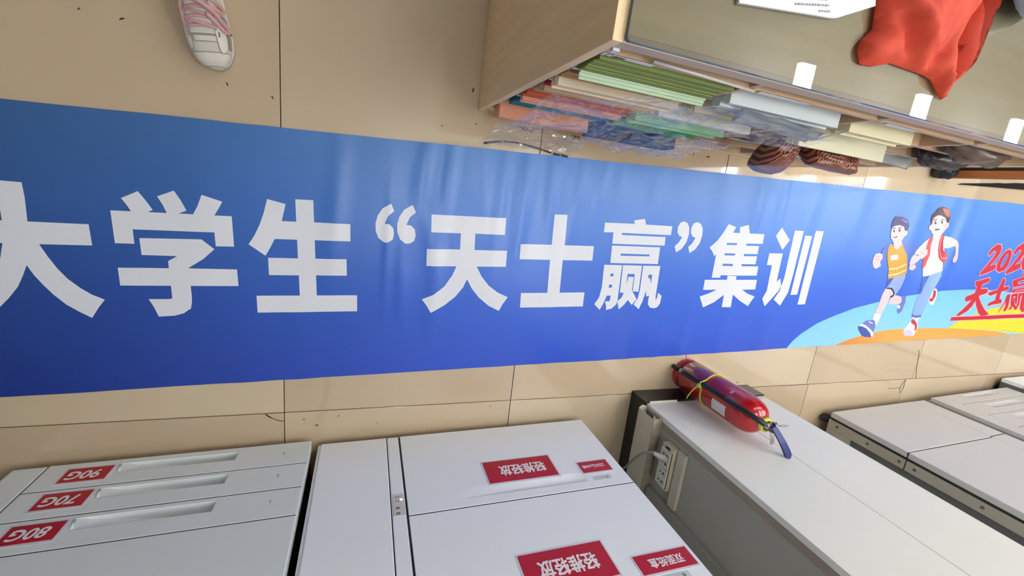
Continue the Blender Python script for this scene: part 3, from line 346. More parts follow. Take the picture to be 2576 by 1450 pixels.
def gradient_mat(name, stops, rough=0.30):
    m = mat(name, (80, 120, 210), rough, var=0.0)
    nt = m.node_tree; b = nt.nodes['Principled BSDF']
    tc = [n for n in nt.nodes if n.type == 'TEX_COORD'][0]
    sp = nt.nodes.new('ShaderNodeSeparateXYZ'); nt.links.new(tc.outputs['Object'], sp.inputs[0])
    a = nt.nodes.new('ShaderNodeMath'); a.operation = 'MULTIPLY_ADD'; a.inputs[1].default_value = -0.0361; a.inputs[2].default_value = -0.1215
    nt.links.new(sp.outputs['X'], a.inputs[0])
    c = nt.nodes.new('ShaderNodeMath'); c.operation = 'ADD'; nt.links.new(a.outputs[0], c.inputs[0]); nt.links.new(sp.outputs['Y'], c.inputs[1])
    d = nt.nodes.new('ShaderNodeMath'); d.operation = 'DIVIDE'; d.inputs[1].default_value = 0.79; nt.links.new(c.outputs[0], d.inputs[0])
    r = nt.nodes.new('ShaderNodeValToRGB'); el = r.color_ramp.elements
    while len(el) < len(stops): el.new(0.5)
    for e, (p, rgb) in zip(el, stops): e.position = p; e.color = L3(rgb)
    nt.links.new(d.outputs[0], r.inputs['Fac'])
    # navy print at the left end, deepened to paint in the dim light there
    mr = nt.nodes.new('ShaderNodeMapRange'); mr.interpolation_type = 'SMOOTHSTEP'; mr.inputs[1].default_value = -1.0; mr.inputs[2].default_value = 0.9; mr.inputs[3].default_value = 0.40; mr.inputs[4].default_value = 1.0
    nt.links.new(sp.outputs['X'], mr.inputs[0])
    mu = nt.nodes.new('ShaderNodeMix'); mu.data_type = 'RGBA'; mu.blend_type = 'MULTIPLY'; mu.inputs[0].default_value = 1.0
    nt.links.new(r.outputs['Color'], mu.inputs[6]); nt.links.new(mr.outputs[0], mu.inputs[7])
    b.inputs['Specular IOR Level'].default_value = 0.35
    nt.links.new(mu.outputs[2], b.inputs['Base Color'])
    # fine weave of the printed fabric
    wv = nt.nodes.new('ShaderNodeTexNoise'); wv.inputs['Scale'].default_value = 900
    nt.links.new(tc.outputs['Object'], wv.inputs['Vector'])
    bp = nt.nodes.new('ShaderNodeBump'); bp.inputs['Strength'].default_value = 0.06; bp.inputs['Distance'].default_value = 0.001
    nt.links.new(wv.outputs['Fac'], bp.inputs['Height']); nt.links.new(bp.outputs['Normal'], b.inputs['Normal'])
    return m
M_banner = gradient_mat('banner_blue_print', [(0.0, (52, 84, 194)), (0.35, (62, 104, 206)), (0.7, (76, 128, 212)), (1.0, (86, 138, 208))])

bm = bmesh.new()
def banner_vert(i, v):
    x = BX0 + i * GR; y = yb(x) + (yt(x) - yb(x)) * v
    return x, y
NV = 80
grid = []
for i in range(NXg + 1):
    colv = []
    x = BX0 + i * GR
    edge = 0.0015 * nz(x * 9, 0.3, 1.0)
    for j in range(NV + 1):
        y = yb(x) + edge + (yt(x) - yb(x)) * j / NV
        colv.append(bm.verts.new((x, y, hsurf(x, y))))
    grid.append(colv)
for i in range(NXg):
    for j in range(NV):
        bm.faces.new((grid[i][j], grid[i + 1][j], grid[i + 1][j + 1], grid[i][j + 1]))
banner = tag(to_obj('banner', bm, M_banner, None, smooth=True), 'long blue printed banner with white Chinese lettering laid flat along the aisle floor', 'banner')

def print_shape(bm, shape, lift, mi=0):
    """one flat printed outline cut along the banner grid so that it follows the folds"""
    if isinstance(shape, dict): outer, holes = shape['o'], shape['h']
    else: outer, holes = shape, []
    b2 = bmesh.new(); edges = []
    for lp in [outer] + holes:
        vs = [b2.verts.new((p[0], p[1], 0)) for p in lp]
        for k in range(len(vs)): edges.append(b2.edges.new((vs[k], vs[(k + 1) % len(vs)])))
    if holes:
        bmesh.ops.triangle_fill(b2, edges=edges, use_beauty=True, use_dissolve=False)
    else:
        b2.faces.new(b2.verts[:]); bmesh.ops.triangulate(b2, faces=b2.faces[:])
    xs = [v.co.x for v in b2.verts]; ys = [v.co.y for v in b2.verts]
    for k in range(math.floor((min(xs) - BX0) / GR), math.ceil((max(xs) - BX0) / GR) + 1):
        bmesh.ops.bisect_plane(b2, geom=b2.verts[:] + b2.edges[:] + b2.faces[:], plane_co=(BX0 + k * GR, 0, 0), plane_no=(1, 0, 0), dist=1e-6)
    for k in range(math.floor(min(ys) / GR), math.ceil(max(ys) / GR) + 1):
        bmesh.ops.bisect_plane(b2, geom=b2.verts[:] + b2.edges[:] + b2.faces[:], plane_co=(0, YG0 + k * GR, 0), plane_no=(0, 1, 0), dist=1e-6)
    vm = {}
    for v in b2.verts: vm[v] = bm.verts.new((v.co.x, v.co.y, hsurf(v.co.x, v.co.y) + lift))
    for f in b2.faces:
        try:
            nf = bm.faces.new([vm[v] for v in f.verts]); nf.material_index = mi; nf.smooth = True
            nf.normal_update()
            if nf.normal.z < 0: nf.normal_flip()
        except ValueError: pass
    b2.free()
def print_obj(name, bm, mats, parent=banner):
    me = bpy.data.meshes.new(name); bm.to_mesh(me); bm.free()
    for x in mats: me.materials.append(x)
    return link(name, me, parent)
PR = 0.32
M_white = mat('print_white', (226, 229, 236), PR, var=0.01)
char_labels = ['white printed character', 'white printed character', 'white printed character', 'white printed opening quotation marks', 'white printed character', 'white printed character', 'white printed character', 'white printed closing quotation marks', 'white printed character', 'white printed character']
for k, shapes in enumerate(DATA['chars']):
    bm = bmesh.new()
    for i_, s in enumerate(shapes): print_shape(bm, s, 0.0004 + 0.00004 * i_)
    o = print_obj('printed_character', bm, [M_white]); o['label'] = char_labels[k]
def pm(n, rgb): return mat('print_' + n, rgb, PR, var=0.03, vscale=30)
for key in ('hill', 'orange', 'yellow'):          # the print runs right to the hem
    DATA[key] = [[x, y if y > yb(x) + 0.035 else min(y, yb(x) + 0.0015 * nz(x * 9, 0.3, 1.0) + (0.0 if y < yb(x) + 0.014 else 9))] for x, y in DATA[key]]
bm = bmesh.new(); print_shape(bm, DATA['hill'], 0.0004)
m_h = gradient_mat('print_sky_hill', [(0.0, (140, 200, 240)), (0.4, (120, 190, 232))]); o = print_obj('printed_hill', bm, [m_h]); o['label'] = 'light blue printed hill'
bm = bmesh.new(); print_shape(bm, DATA['yellow'], 0.0006); o = print_obj('printed_hill', bm, [pm('yellow', (216, 206, 58))]); o['label'] = 'yellow printed hill'
# the orange hill fades from red to amber along its length
m_o = mat('print_orange_fade', (226, 120, 50), PR, var=0.0)
nt = m_o.node_tree; tc = [n for n in nt.nodes if n.type == 'TEX_COORD'][0]; sp = nt.nodes.new('ShaderNodeSeparateXYZ'); nt.links.new(tc.outputs['Object'], sp.inputs[0])
mr = nt.nodes.new('ShaderNodeMapRange'); mr.inputs[1].default_value = 2.2; mr.inputs[2].default_value = 2.9; nt.links.new(sp.outputs['X'], mr.inputs[0])
rp = nt.nodes.new('ShaderNodeValToRGB'); rp.color_ramp.elements[0].color = L3((212, 84, 48)); rp.color_ramp.elements[1].color = L3((228, 158, 70)); nt.links.new(mr.outputs[0], rp.inputs[0]); nt.links.new(rp.outputs[0], nt.nodes['Principled BSDF'].inputs['Base Color'])
bm = bmesh.new(); print_shape(bm, DATA['orange'], 0.0008); o = print_obj('printed_hill', bm, [m_o]); o['label'] = 'orange printed hill'
PC = dict(skin=(232, 196, 200), skind=(206, 150, 158), white=(232, 232, 240), orange=(236, 150, 44), cream=(250, 225, 180), blue=(84, 110, 196), navy=(58, 78, 156), shorts=(142, 162, 220), dark=(46, 40, 58), hair=(56, 50, 110), hairhi=(120, 105, 180),
          hairb=(70, 48, 58), hairr=(178, 104, 84), shoeblue=(104, 112, 186), red=(190, 52, 64), pink=(236, 168, 176), jean=(136, 168, 224), jeand=(74, 108, 188), greyl=(196, 190, 214))
keys = list(PC); pmats = [pm(k, PC[k]) for k in keys]
for nm, lab in (('runA', 'printed running boy in an orange vest'), ('runB', 'printed running young man in a red vest')):
    bm = bmesh.new()
    for k, (c, p) in enumerate(DATA[nm]): print_shape(bm, p, 0.0009 + 0.00006 * k, keys.index(c))
    o = print_obj('printed_runner', bm, pmats); o['label'] = lab
def offset_loop(p, d):
    n = len(p); A = sum(p[i][0] * p[(i + 1) % n][1] - p[(i + 1) % n][0] * p[i][1] for i in range(n)); s = 1 if A > 0 else -1; out = []
    for i in range(n):
        a, b, c = Vector(p[i - 1]), Vector(p[i]), Vector(p[(i + 1) % n])
        e1 = (b - a).normalized(); e2 = (c - b).normalized()
        n1 = Vector((e1.y, -e1.x)) * s; n2 = Vector((e2.y, -e2.x)) * s
        mv = n1 + n2
        if mv.length < 0.3: mv = n1
        mv.normalize(); out.append((b.x + mv.x * d, b.y + mv.y * d))
    return out
bm = bmesh.new()
for i_, s in enumerate(DATA['logo'] + [DATA['logobar']]):
    ol = s['o'] if isinstance(s, dict) else s
    hs = [offset_loop(h, -0.003) for h in s['h']] if isinstance(s, dict) else []
    print_shape(bm, {'o': offset_loop(ol, 0.0055), 'h': hs} if hs else offset_loop(ol, 0.0055), 0.0009 + 0.00003 * i_, 0)
for k, s in enumerate(DATA['logo'] + [DATA['logobar']]): print_shape(bm, s, 0.0014 + 0.00003 * k, 1)
o = print_obj('printed_logo', bm, [pm('pink', PC['pink']), pm('crimson', (190, 40, 58))]); o['label'] = 'red brush lettering outlined in pink'

# ================================================================ COPIERS
M_cop = mat('deck_white_plastic', (240, 244, 246), 0.42, var=0.015, vscale=3, bump=0.03, bscale=900)
M_copl = mat('copier_grey_white_plastic', (222, 228, 227), 0.42, var=0.015, vscale=3, bump=0.03, bscale=900)
M_copb = mat('copier_warm_white_plastic', (198, 197, 195), 0.45, var=0.015, vscale=3, bump=0.03, bscale=900)
M_beige = mat('copier_beige_frame', (168, 164, 150), 0.5, var=0.03)
M_gap = mat('copier_dark_gap', (34, 38, 42), 0.7)
M_greyb = mat('copier_side_grey', (96, 98, 98), 0.6)
M_red = mat('label_red_card', (178, 16, 40), 0.35, var=0.05, vscale=20)
M_lw = mat('label_white_ink', (240, 236, 236), 0.4, var=0.0)
M_hold = mat('clear_label_sleeve', (214, 218, 222), 0.2, var=0.0)
M_ink = mat('dark_ink', (60, 62, 66), 0.5, var=0.0)
M_black = mat('black_rubber', (22, 22, 24), 0.6)
M_steel = mat('steel', (190, 190, 190), 0.25, metal=1.0)

def recess_panel(name, m, parent, x0, x1, z0, z1, t, rec=None, bev=0.003, y=0.0):
    """front panel (face at y) with an optional scooped grip rec=(rx0,rx1,rz0,rz1,depth_low_z,depth_high_z,left_factor)"""
    if not rec:
        return box(name, m, parent, x0, x1, y - t, y, z0, z1, bev)
    rx0, rx1, rz0, rz1, dl, dh, lf = rec
    bm = bmesh.new()
    b = bev
    def V(x, yy, z): return bm.verts.new((x, y + yy, z))
    back = [V(x0, -t, z0), V(x1, -t, z0), V(x1, -t, z1), V(x0, -t, z1)]
    mid = [V(x0, -b, z0), V(x1, -b, z0), V(x1, -b, z1), V(x0, -b, z1)]
    fr = [V(x0 + b, 0, z0 + b), V(x1 - b, 0, z0 + b), V(x1 - b, 0, z1 - b), V(x0 + b, 0, z1 - b)]
    bm.faces.new(back)
    for k in range(4):
        j = (k + 1) % 4
        bm.faces.new((back[k], back[j], mid[j], mid[k])); bm.faces.new((mid[k], mid[j], fr[j], fr[k]))
    r = [V(rx0, 0, rz0), V(rx1, 0, rz0), V(rx1, 0, rz1), V(rx0, 0, rz1)]
    for k in range(4):
        j = (k + 1) % 4; bm.faces.new((fr[k], fr[j], r[j], r[k]))
    N = 14; MZ = 6; c = 0.006
    gridv = []
    for i in range(N + 1):
        a = i / N; x = rx0 + (rx1 - rx0) * a
        fac = (lf + (1 - lf) * min(1, a * 1.4)) * min(1, (1 - a) * 12 + 0.0) * min(1, a * 10)
        row = []
        for j in range(MZ + 1):
            q = j / MZ; dep = dl + (dh - dl) * q
            row.append(V(x, -max(0.0002, dep * fac) if 0 < i < N else 0, rz0 + (rz1 - rz0) * q))
        gridv.append(row)
    for i in range(N):
        for j in range(MZ): bm.faces.new((gridv[i][j], gridv[i + 1][j], gridv[i + 1][j + 1], gridv[i][j + 1]))
    # walls of the pocket
    for jj, zz, dd in ((0, rz0, dl), (MZ, rz1, dh)):
        if dd < 0.004: continue
        for i in range(N):
            xa = gridv[i][jj].co.x; xb = gridv[i + 1][jj].co.x
            bm.faces.new((gridv[i][jj], gridv[i + 1][jj], V(xb, 0, zz), V(xa, 0, zz)))
    return to_obj(name, bm, m, parent)

def red_label(parent, x0, x1, z0, z1, y, body, size, cx=None, cz=None, width=None, bold=0.02, shear=0.0, pad=0.005, sp=1.0):
    c = box('label_sleeve', M_hold, parent, x0 - pad, x1 + pad, y, y + 0.0008, z0 - pad, z1 + pad * 1.5)
    l = box('red_label', M_red, parent, x0, x1, y + 0.0008, y + 0.0014, z0, z1)
    l['label'] = 'red card label with white lettering'
    front_text(l, body, cx if cx is not None else (x0 + x1) / 2, cz if cz is not None else (z0 + z1) / 2, y + 0.0018, size, M_lw, bold, shear, width=width, spacing=sp)
    return l

# --- copier with three numbered trays
c1 = thing('copier', 'white copier with trays labelled 90G, 70G and 80G beside the banner', 'copier', (-0.687, -0.1115, 0), 0.0289)
box('body', M_gap, c1, 0.006, 0.768, -0.64, -0.0425, 0.035, 1.06)
box('side_column', M_copl, c1, 0.0, 0.0805, -0.042, 0.0, 0.04, 1.06, 0.004)
for k, (z0, z1, txt, dg) in enumerate([(0.04, 0.1550, '90G', '3'), (0.1590, 0.2670, '70G', '2'), (0.2710, 0.381, '80G', '1')]):
    zz = [0.066, 0.176, 0.288][k]
    d = recess_panel('paper_tray', M_copl, c1, 0.0835, 0.775, z0, z1, 0.042, (0.262, 0.566, zz - 0.004, zz + 0.038, 0.038, 0.040, 0.06), 0.0008)
    d['label'] = 'paper tray with a scooped grip'
    lz = [0.069, 0.175, 0.289][k]
    red_label(d, 0.142, 0.249, lz, lz + 0.061, 0.0002, txt, 0.049, cx=0.192, width=0.077, bold=0.026, shear=0.12)
    front_text(d, dg, 0.702, [0.096, 0.207, 0.317][k], 0.0004, 0.017, M_ink)
    tube('grip_hook', M_hold, d, [(0.262, -0.001, zz + 0.002), (0.266, 0.0005, zz + 0.02), (0.270, -0.001, zz + 0.032)], 0.0035, 6)
box('front_door', M_copl, c1, 0.0835, 0.775, -0.042, 0.0, 0.385, 0.90, 0.001)
box('upper_cover', M_copl, c1, 0.0835, 0.775, -0.042, 0.0, 0.904, 1.06, 0.005)
for x in (0.06, 0.70):
    for y in (-0.10, -0.56):
        bm = bmesh.new(); add_lathe(bm, [(0, 0), (0.018, 0.0), (0.02, 0.004), (0.02, 0.03), (0.012, 0.036), (0, 0.036)], 12); to_obj('foot', bm, M_black, c1, loc=(x, y, 0))

# --- big paper deck
c2 = thing('paper_deck', 'big white paper deck with red Chinese labels between copier and pillar', 'copier', (0.118, -0.104, 0), 0.0223)
Y0 = 0.0
box('body', M_gap, c2, 0.004, 0.975, -0.66, -0.0205, 0.035, 1.06)
box('side_flange', M_cop, c2, -0.010, 0.004, -0.66, -0.010, 0.032, 1.06, 0.002)
box('left_door', M_cop, c2, 0.0, 0.2135, -0.02, 0.0, 0.04, 1.06, 0.003)
st = box('indicator_strip', M_cop, c2, 0.2165, 0.2545, -0.02, -0.001, 0.04, 1.06, 0.002)
ip = box('indicator_panel', mat('indicator_beige', (206, 204, 194), 0.4), st, 0.2205, 0.2525, -0.0012, 0.0003, 0.338, 0.425)
ml = bpy.data.materials.new('indicator_lamp_glow'); ml.use_nodes = True; ml.node_tree.nodes['Principled BSDF'].inputs['Emission Color'].default_value = (.9, 1, 1, 1); ml.node_tree.nodes['Principled BSDF'].inputs['Emission Strength'].default_value = 2.5
bm = bmesh.new(); add_lathe(bm, [(0.0, 0.0015), (0.003, 0.001), (0.0042, 0)], 14)
to_obj('indicator_lamp', bm, ml, st, loc=(0.2445, 0.0004, 0.362), rot=(-pi / 2, 0, 0))
for zz, kind in ((0.348, 0), (0.366, 0), (0.392, 1), (0.412, 1)):
    bm = bmesh.new(); xx = 0.228
    add_box(bm, xx, xx + 0.010, 0.0004, 0.0007, zz, zz + 0.0012); add_box(bm, xx, xx + 0.0012, 0.0004, 0.0007, zz, zz + 0.006); add_box(bm, xx + 0.0088, xx + 0.010, 0.0004, 0.0007, zz, zz + 0.006)
    if kind: add_box(bm, xx, xx + 0.010, 0.0004, 0.0007, zz + 0.0056, zz + 0.0068); add_box(bm, xx + 0.003, xx + 0.007, 0.0004, 0.0007, zz + 0.0025, zz + 0.0042)
    to_obj('indicator_icon', bm, M_ink, st)
d7 = recess_panel('lower_drawer', M_cop, c2, 0.2605, 0.985, 0.04, 0.4280, 0.02, (0.41, 0.835, 0.348, 0.396, 0.0, 0.013, 0.15), 0.0008)
red_label(d7, 0.516, 0.752, 0.243, 0.348, 0.0002, '轻推轻放', 0.052, cx=0.642, cz=0.292, width=0.160, bold=0.030)
red_label(d7, 0.838, 0.947, 0.303, 0.358, 0.0002, '250Gx440', 0.022, cx=0.888, cz=0.3285, width=0.083, bold=0.02, pad=0.004)
s7 = box('number_sticker', mat('sticker_grey', (196, 200, 204), 0.4), d7, 0.857, 0.923, 0.0002, 0.0006, 0.380, 0.397)
front_text(s7, '7', 0.908, 0.3885, 0.0010, 0.016, M_ink)
d6 = box('upper_drawer', M_cop, c2, 0.2605, 0.985, -0.02, 0.0, 0.4325, 0.83, 0.0008)
red_label(d6, 0.513, 0.750, 0.627, 0.734, 0.0002, '轻推轻放', 0.052, cx=0.634, cz=0.677, width=0.160, bold=0.030)
red_label(d6, 0.808, 0.973, 0.696, 0.752, 0.0002, '双面纸盒', 0.030, cx=0.893, cz=0.724, width=0.104, bold=0.026, pad=0.004)
s6 = box('number_sticker', MATS['sticker_grey'], d6, 0.84, 0.93, 0.0002, 0.0006, 0.762, 0.785)
front_text(s6, '6', 0.912, 0.773, 0.0010, 0.018, M_ink)
box('top_cover', M_cop, c2, 0.2605, 0.985, -0.02, 0.0, 0.834, 1.06, 0.004)
box('right_side', M_cop, c2, 0.9752, 0.983, -0.66, -0.0205, 0.04, 1.06)
for x in (0.08, 0.90):
    for y in (-0.12, -0.58):
        bm = bmesh.new(); add_lathe(bm, [(0, 0), (0.018, 0.0), (0.02, 0.004), (0.02, 0.03), (0.012, 0.036), (0, 0.036)], 12); to_obj('foot', bm, M_black, c2, loc=(x, y, 0))

# --- copier beyond the pillar (screws down its beige side)
def screw(parent, x, y, z, m, r=0.007):
    bm = bmesh.new(); add_lathe(bm, [(0, 0.0022), (r * .7, 0.002), (r, 0.0008), (r, 0)], 12)
    add_box(bm, -r * .6, r * .6, -.0007, .0007, 0.0021, 0.0026)
    return to_obj('screw', bm, m, parent, loc=(x, y, z), rot=(0, -pi / 2, 0))
M_screw = mat('screw_dull', (110, 106, 98), 0.4, metal=0.6)
c3 = thing('copier', 'warm white copier with screws down its beige side, next to the pillar', 'copier', (2.535, -0.131, 0), 0.04)
box('body', M_greyb, c3, 0.016, 0.712, -0.62, -0.04, 0.05, 1.05)
box('gap_strip', M_gap, c3, 0.006, 0.712, -0.0405, -0.0285, 0.06, 1.05)
box('lower_door', M_copb, c3, 0.0, 0.602, -0.028, 0.0, 0.06, 0.405, 0.003)
box('upper_door', M_copb, c3, 0.0, 0.602, -0.028, 0.0, 0.410, 1.05, 0.003)
box('lower_strip', M_copb, c3, 0.605, 0.718, -0.028, -0.001, 0.06, 0.397, 0.003)
box('upper_strip', M_copb, c3, 0.605, 0.718, -0.028, -0.001, 0.401, 1.05, 0.003)
fr_ = box('side_frame', M_beige, c3, 0.002, 0.016, -0.088, -0.041, 0.055, 0.405, 0.001)
for z in (0.102, 0.249, 0.385): screw(fr_, 0.0018, -0.062, z, M_screw)
fr2 = box('side_frame', M_beige, c3, 0.002, 0.016, -0.088, -0.041, 0.411, 1.05, 0.001)
for z in (0.446, 0.676, 0.9): screw(fr2, 0.0018, -0.062, z, M_screw)
lb = box('side_plate', M_beige, c3, 0.002, 0.016, -0.14, -0.0885, 0.055, 0.172, 0.001)
screw(lb, 0.0018, -0.125, 0.10, M_screw)
for x, y in ((0.02, -0.055), (0.66, -0.055), (0.03, -0.56), (0.66, -0.56)):
    bm = bmesh.new(); add_lathe(bm, [(0, -0.012), (0.018, -0.012), (0.024, -0.008), (0.024, 0.008), (0.018, 0.012), (0, 0.012)], 18)
    to_obj('caster', bm, M_black, c3, loc=(x, y, 0.0245), rot=(pi / 2, 0, 0.5), smooth=False)
# --- copier with two tray grips
c4 = thing('copier', 'warm white copier with two bright grip slots in its trays', 'copier', (3.285, -0.085, 0), 0.045)
box('body', M_beige, c4, 0.001, 0.70, -0.62, -0.0235, 0.06, 1.05)
box('left_column', M_copb, c4, 0.0, 0.0875, -0.023, 0.0, 0.07, 1.05, 0.002)
recess_panel('paper_tray', M_copb, c4, 0.089, 0.70, 0.07, 0.163, 0.023, (0.24, 0.535, 0.082, 0.120, 0.004, 0.021, 0.8), 0.0012)
recess_panel('paper_tray', M_copb, c4, 0.089, 0.70, 0.1655, 0.2745, 0.023, (0.24, 0.535, 0.188, 0.228, 0.004, 0.021, 0.8), 0.0012)
recess_panel('paper_tray', M_copb, c4, 0.089, 0.70, 0.277, 0.39, 0.023, (0.24, 0.535, 0.30, 0.34, 0.004, 0.021, 0.8), 0.0012)
box('front_door', M_copb, c4, 0.089, 0.70, -0.023, 0.0, 0.393, 1.05, 0.002)
for x in (0.05, 0.64):
    for y in (-0.08, -0.56):
        bm = bmesh.new(); add_lathe(bm, [(0, 0), (0.018, 0.0), (0.022, 0.006), (0.022, 0.05), (0.012, 0.062), (0, 0.062)], 12); to_obj('foot', bm, M_black, c4, loc=(x, y, 0))
# --- the farthest white copier
c5 = thing('copier', 'farthest white copier with grey sides at the end of the row', 'copier', (4.005, -0.012, 0), 0.03)
box('body', M_greyb, c5, 0.0, 0.74, -0.60, -0.0235, 0.03, 1.05)
recess_panel('paper_tray', M_cop, c5, 0.0, 0.74, 0.03, 0.13, 0.023, (0.22, 0.52, 0.05, 0.085, 0.004, 0.021, 0.8), 0.002)
recess_panel('paper_tray', M_cop, c5, 0.0, 0.74, 0.133, 0.24, 0.023, (0.22, 0.52, 0.16, 0.20, 0.004, 0.021, 0.8), 0.002)
box('front_door', M_cop, c5, 0.0, 0.74, -0.023, 0.0, 0.243, 1.05, 0.003)
box('vent_plate', M_gap, c5, -0.0012, 0.0, -0.20, -0.05, 0.05, 0.13)
for x in (0.05, 0.69):
    for y in (-0.08, -0.54):
        bm = bmesh.new(); add_lathe(bm, [(0, 0), (0.018, 0.0), (0.02, 0.004), (0.02, 0.025), (0.012, 0.031), (0, 0.031)], 12); to_obj('foot', bm, M_black, c5, loc=(x, y, 0))

# dark filler strips standing in for the shade in the joints between the panels
def shade_strip(parent, x0, x1, z0, z1, y=-0.0012): return box('joint_shade', M_gap, parent, x0, x1, y - 0.015, y, z0, z1)
for z in (0.157, 0.269, 0.383, 0.902): shade_strip(c1, 0.0835, 0.774, z - 0.0022, z + 0.0022)
shade_strip(c1, 0.0803, 0.0837, 0.042, 1.055)
for z in (0.43025, 0.832): shade_strip(c2, 0.2605, 0.984, z - 0.0024, z + 0.0024)
shade_strip(c2, 0.2133, 0.2167, 0.042, 1.055, -0.0035); shade_strip(c2, 0.2543, 0.2607, 0.042, 1.055, -0.0035)
shade_strip(c3, 0.001, 0.602, 0.4048, 0.4102, -0.0025); shade_strip(c3, 0.605, 0.717, 0.3968, 0.4012, -0.0025); shade_strip(c3, 0.6018, 0.6052, 0.062, 1.045, -0.0025)
for z in (0.16425, 0.27575, 0.3915): box('joint_shade', M_greyb, c4, 0.089, 0.699, -0.009, -0.0008, z - 0.0016, z + 0.0016)
for z in (0.1315, 0.2415): shade_strip(c5, 0.001, 0.739, z - 0.0018, z + 0.0018)

# ================================================================ PILLAR
M_panel = mat('pillar_cream_panel', (234, 234, 224), 0.4, var=0.015, vscale=2)
M_pedge = mat('pillar_panel_edge', (150, 140, 126), 0.6)
M_pside = mat('pillar_grey_side', (166, 164, 152), 0.7, var=0.03)
PH = HC
pl = struct(box('wall_pillar', M_pside, None, 1.366, 1.985, -0.62, -0.014, 0.0, PH)); pl['label'] = 'cream clad pillar with grey side'
box('cladding_panel', M_panel, pl, 1.3635, 1.686, -0.0135, 0.008, 0.0, PH, 0.0012)
box('cladding_panel', M_panel, pl, 1.6885, 1.985, -0.0135, 0.008, 0.0, PH, 0.0012)
box('corner_edging', M_pedge, pl, 1.3620, 1.3660, -0.040, -0.0136, 0.10, PH)
box('cladding_panel', M_panel, pl, 1.9852, 1.992, -0.62, 0.008, 0.0, PH, 0.001)
M_skirt = mat('skirting_black', (20, 19, 20), 0.3, var=0.2, vscale=20)
bm = bmesh.new(); add_box(bm, 1.352, 1.992, 0.0085, 0.0165, 0.0, 0.10, 0.001); sk_o = struct(to_obj('baseboard_pillar', bm, M_skirt)); sk_o['label'] = 'black skirting around the pillar foot'
box('side_board', M_skirt, sk_o, 1.352, 1.3615, -0.62, 0.0080, 0.0, 0.10, 0.001)
M_chip = mat('plaster_chip', (214, 212, 200), 0.8)
bm = bmesh.new()   # ragged lower edge of the cladding paint over the skirting
for k in range(14):
    x = 1.375 + k * 0.0095; add_box(bm, x, x + 0.010, 0.0082, 0.0168, 0.0985, 0.1005 + 0.002 * random.random())
to_obj('paint_edge', bm, M_chip, sk_o)

# cable trunking, socket box, loose lid on the pillar's side
M_trunk = mat('trunking_old_white', (196, 190, 174), 0.5, var=0.06, vscale=12)
tr = thing('cable_trunking', 'old white cable trunking with an open end above the black skirting', 'trunking', (1.3655, 0, 0))
xo = -0.041
box('back_plate', M_trunk, tr, -0.0025, 0.0, -0.60, -0.002, 0.1025, 0.2055)
box('cover', M_trunk, tr, xo, xo + 0.002, -0.60, -0.0065, 0.104, 0.204)
bm = bmesh.new(); add_poly_prism(bm, [(xo, -0.60, 0.204), (0, -0.60, 0.204), (0, 0.0, 0.204), (-0.012, 0.004, 0.204), (-0.018, -0.003, 0.204), (-0.03, 0.003, 0.204), (xo, -0.004, 0.204)], (0, 0, 0.0022)); to_obj('upper_wall', bm, mat('trunking_dusty_top', (150, 138, 120), 0.7, var=0.15, vscale=30), tr)
bm = bmesh.new(); add_poly_prism(bm, [(xo, -0.60, 0.102), (0, -0.60, 0.102), (0, 0.0, 0.102), (-0.014, 0.002, 0.102), (-0.028, 0.006, 0.102), (xo, -0.005, 0.102)], (0, 0, 0.0022)); to_obj('lower_wall', bm, M_trunk, tr)
box('broken_flap', M_trunk, tr, xo + 0.0005, xo + 0.0025, -0.0065, 0.010, 0.196, 0.206)
sb = thing('socket_box', 'yellowed twin socket box on the grey side of the pillar', 'socket', (1.3655, -0.146, 0.296))
M_sock = mat('socket_white', (206, 204, 192), 0.35); M_sockb = mat('socket_box_yellowed', (198, 190, 158), 0.5, var=0.06)
box('back_box', M_sockb, sb, -0.030, 0.0, -0.0875, 0.0875, -0.031, 0.031, 0.002)
for yy in (-0.0415, 0.0335):
    pt = box('socket_plate', M_sock, sb, -0.0375, -0.030, yy - 0.0365, yy + 0.0365, -0.027, 0.027, 0.002)
    for dy in (-0.018, 0.017):
        for dz in (-0.012, 0.012):
            bm = bmesh.new(); add_poly_prism(bm, [(-0.0377, yy + dy + 0.005, -0.004 + dz * .7), (-0.0377, yy + dy - 0.004, dz * .7), (-0.0377, yy + dy + 0.004, 0.006 + dz * .7)], (-0.0002, 0, 0)); to_obj('socket_hole', bm, M_black, pt)
        box('socket_hole', M_black, pt, -0.0379, -0.0377, yy + dy - 0.0015, yy + dy + 0.001, 0.008, 0.021)
        box('socket_hole', M_black, pt, -0.0379, -0.0377, yy + dy + 0.004, yy + dy + 0.006, 0.010, 0.018)
    box('shadow_gap', M_black, sb, -0.0308, -0.0302, yy - 0.038, yy + 0.038, 0.0265, 0.030)
box('screw_marks', M_black, sb, -0.0312, -0.0302, 0.074, 0.083, -0.010, 0.012)
ld = tag(box('trunking_lid', M_trunk, None, 1.350, 1.3655, -0.285, -0.055, 0.333, 0.371, 0.001), 'loose white strip of trunking lid above the twin socket', 'trunking')
vd = thing('cable_trunking', 'upright grey trunking running up the pillar behind the paper deck', 'trunking', (1.3655, -0.318, 0))
box('duct', mat('trunking_grey', (150, 148, 140), 0.5), vd, -0.022, 0.0, -0.024, 0.024, 0.215, 1.6, 0.002)
pw = thing('power_plug', 'grey plug with a cable in the upper twin socket', 'plug', (1.3280, -0.108, 0.300))
M_plug = mat('plug_grey', (160, 160, 156), 0.45); M_cab = mat('cable_grey', (120, 118, 114), 0.5)
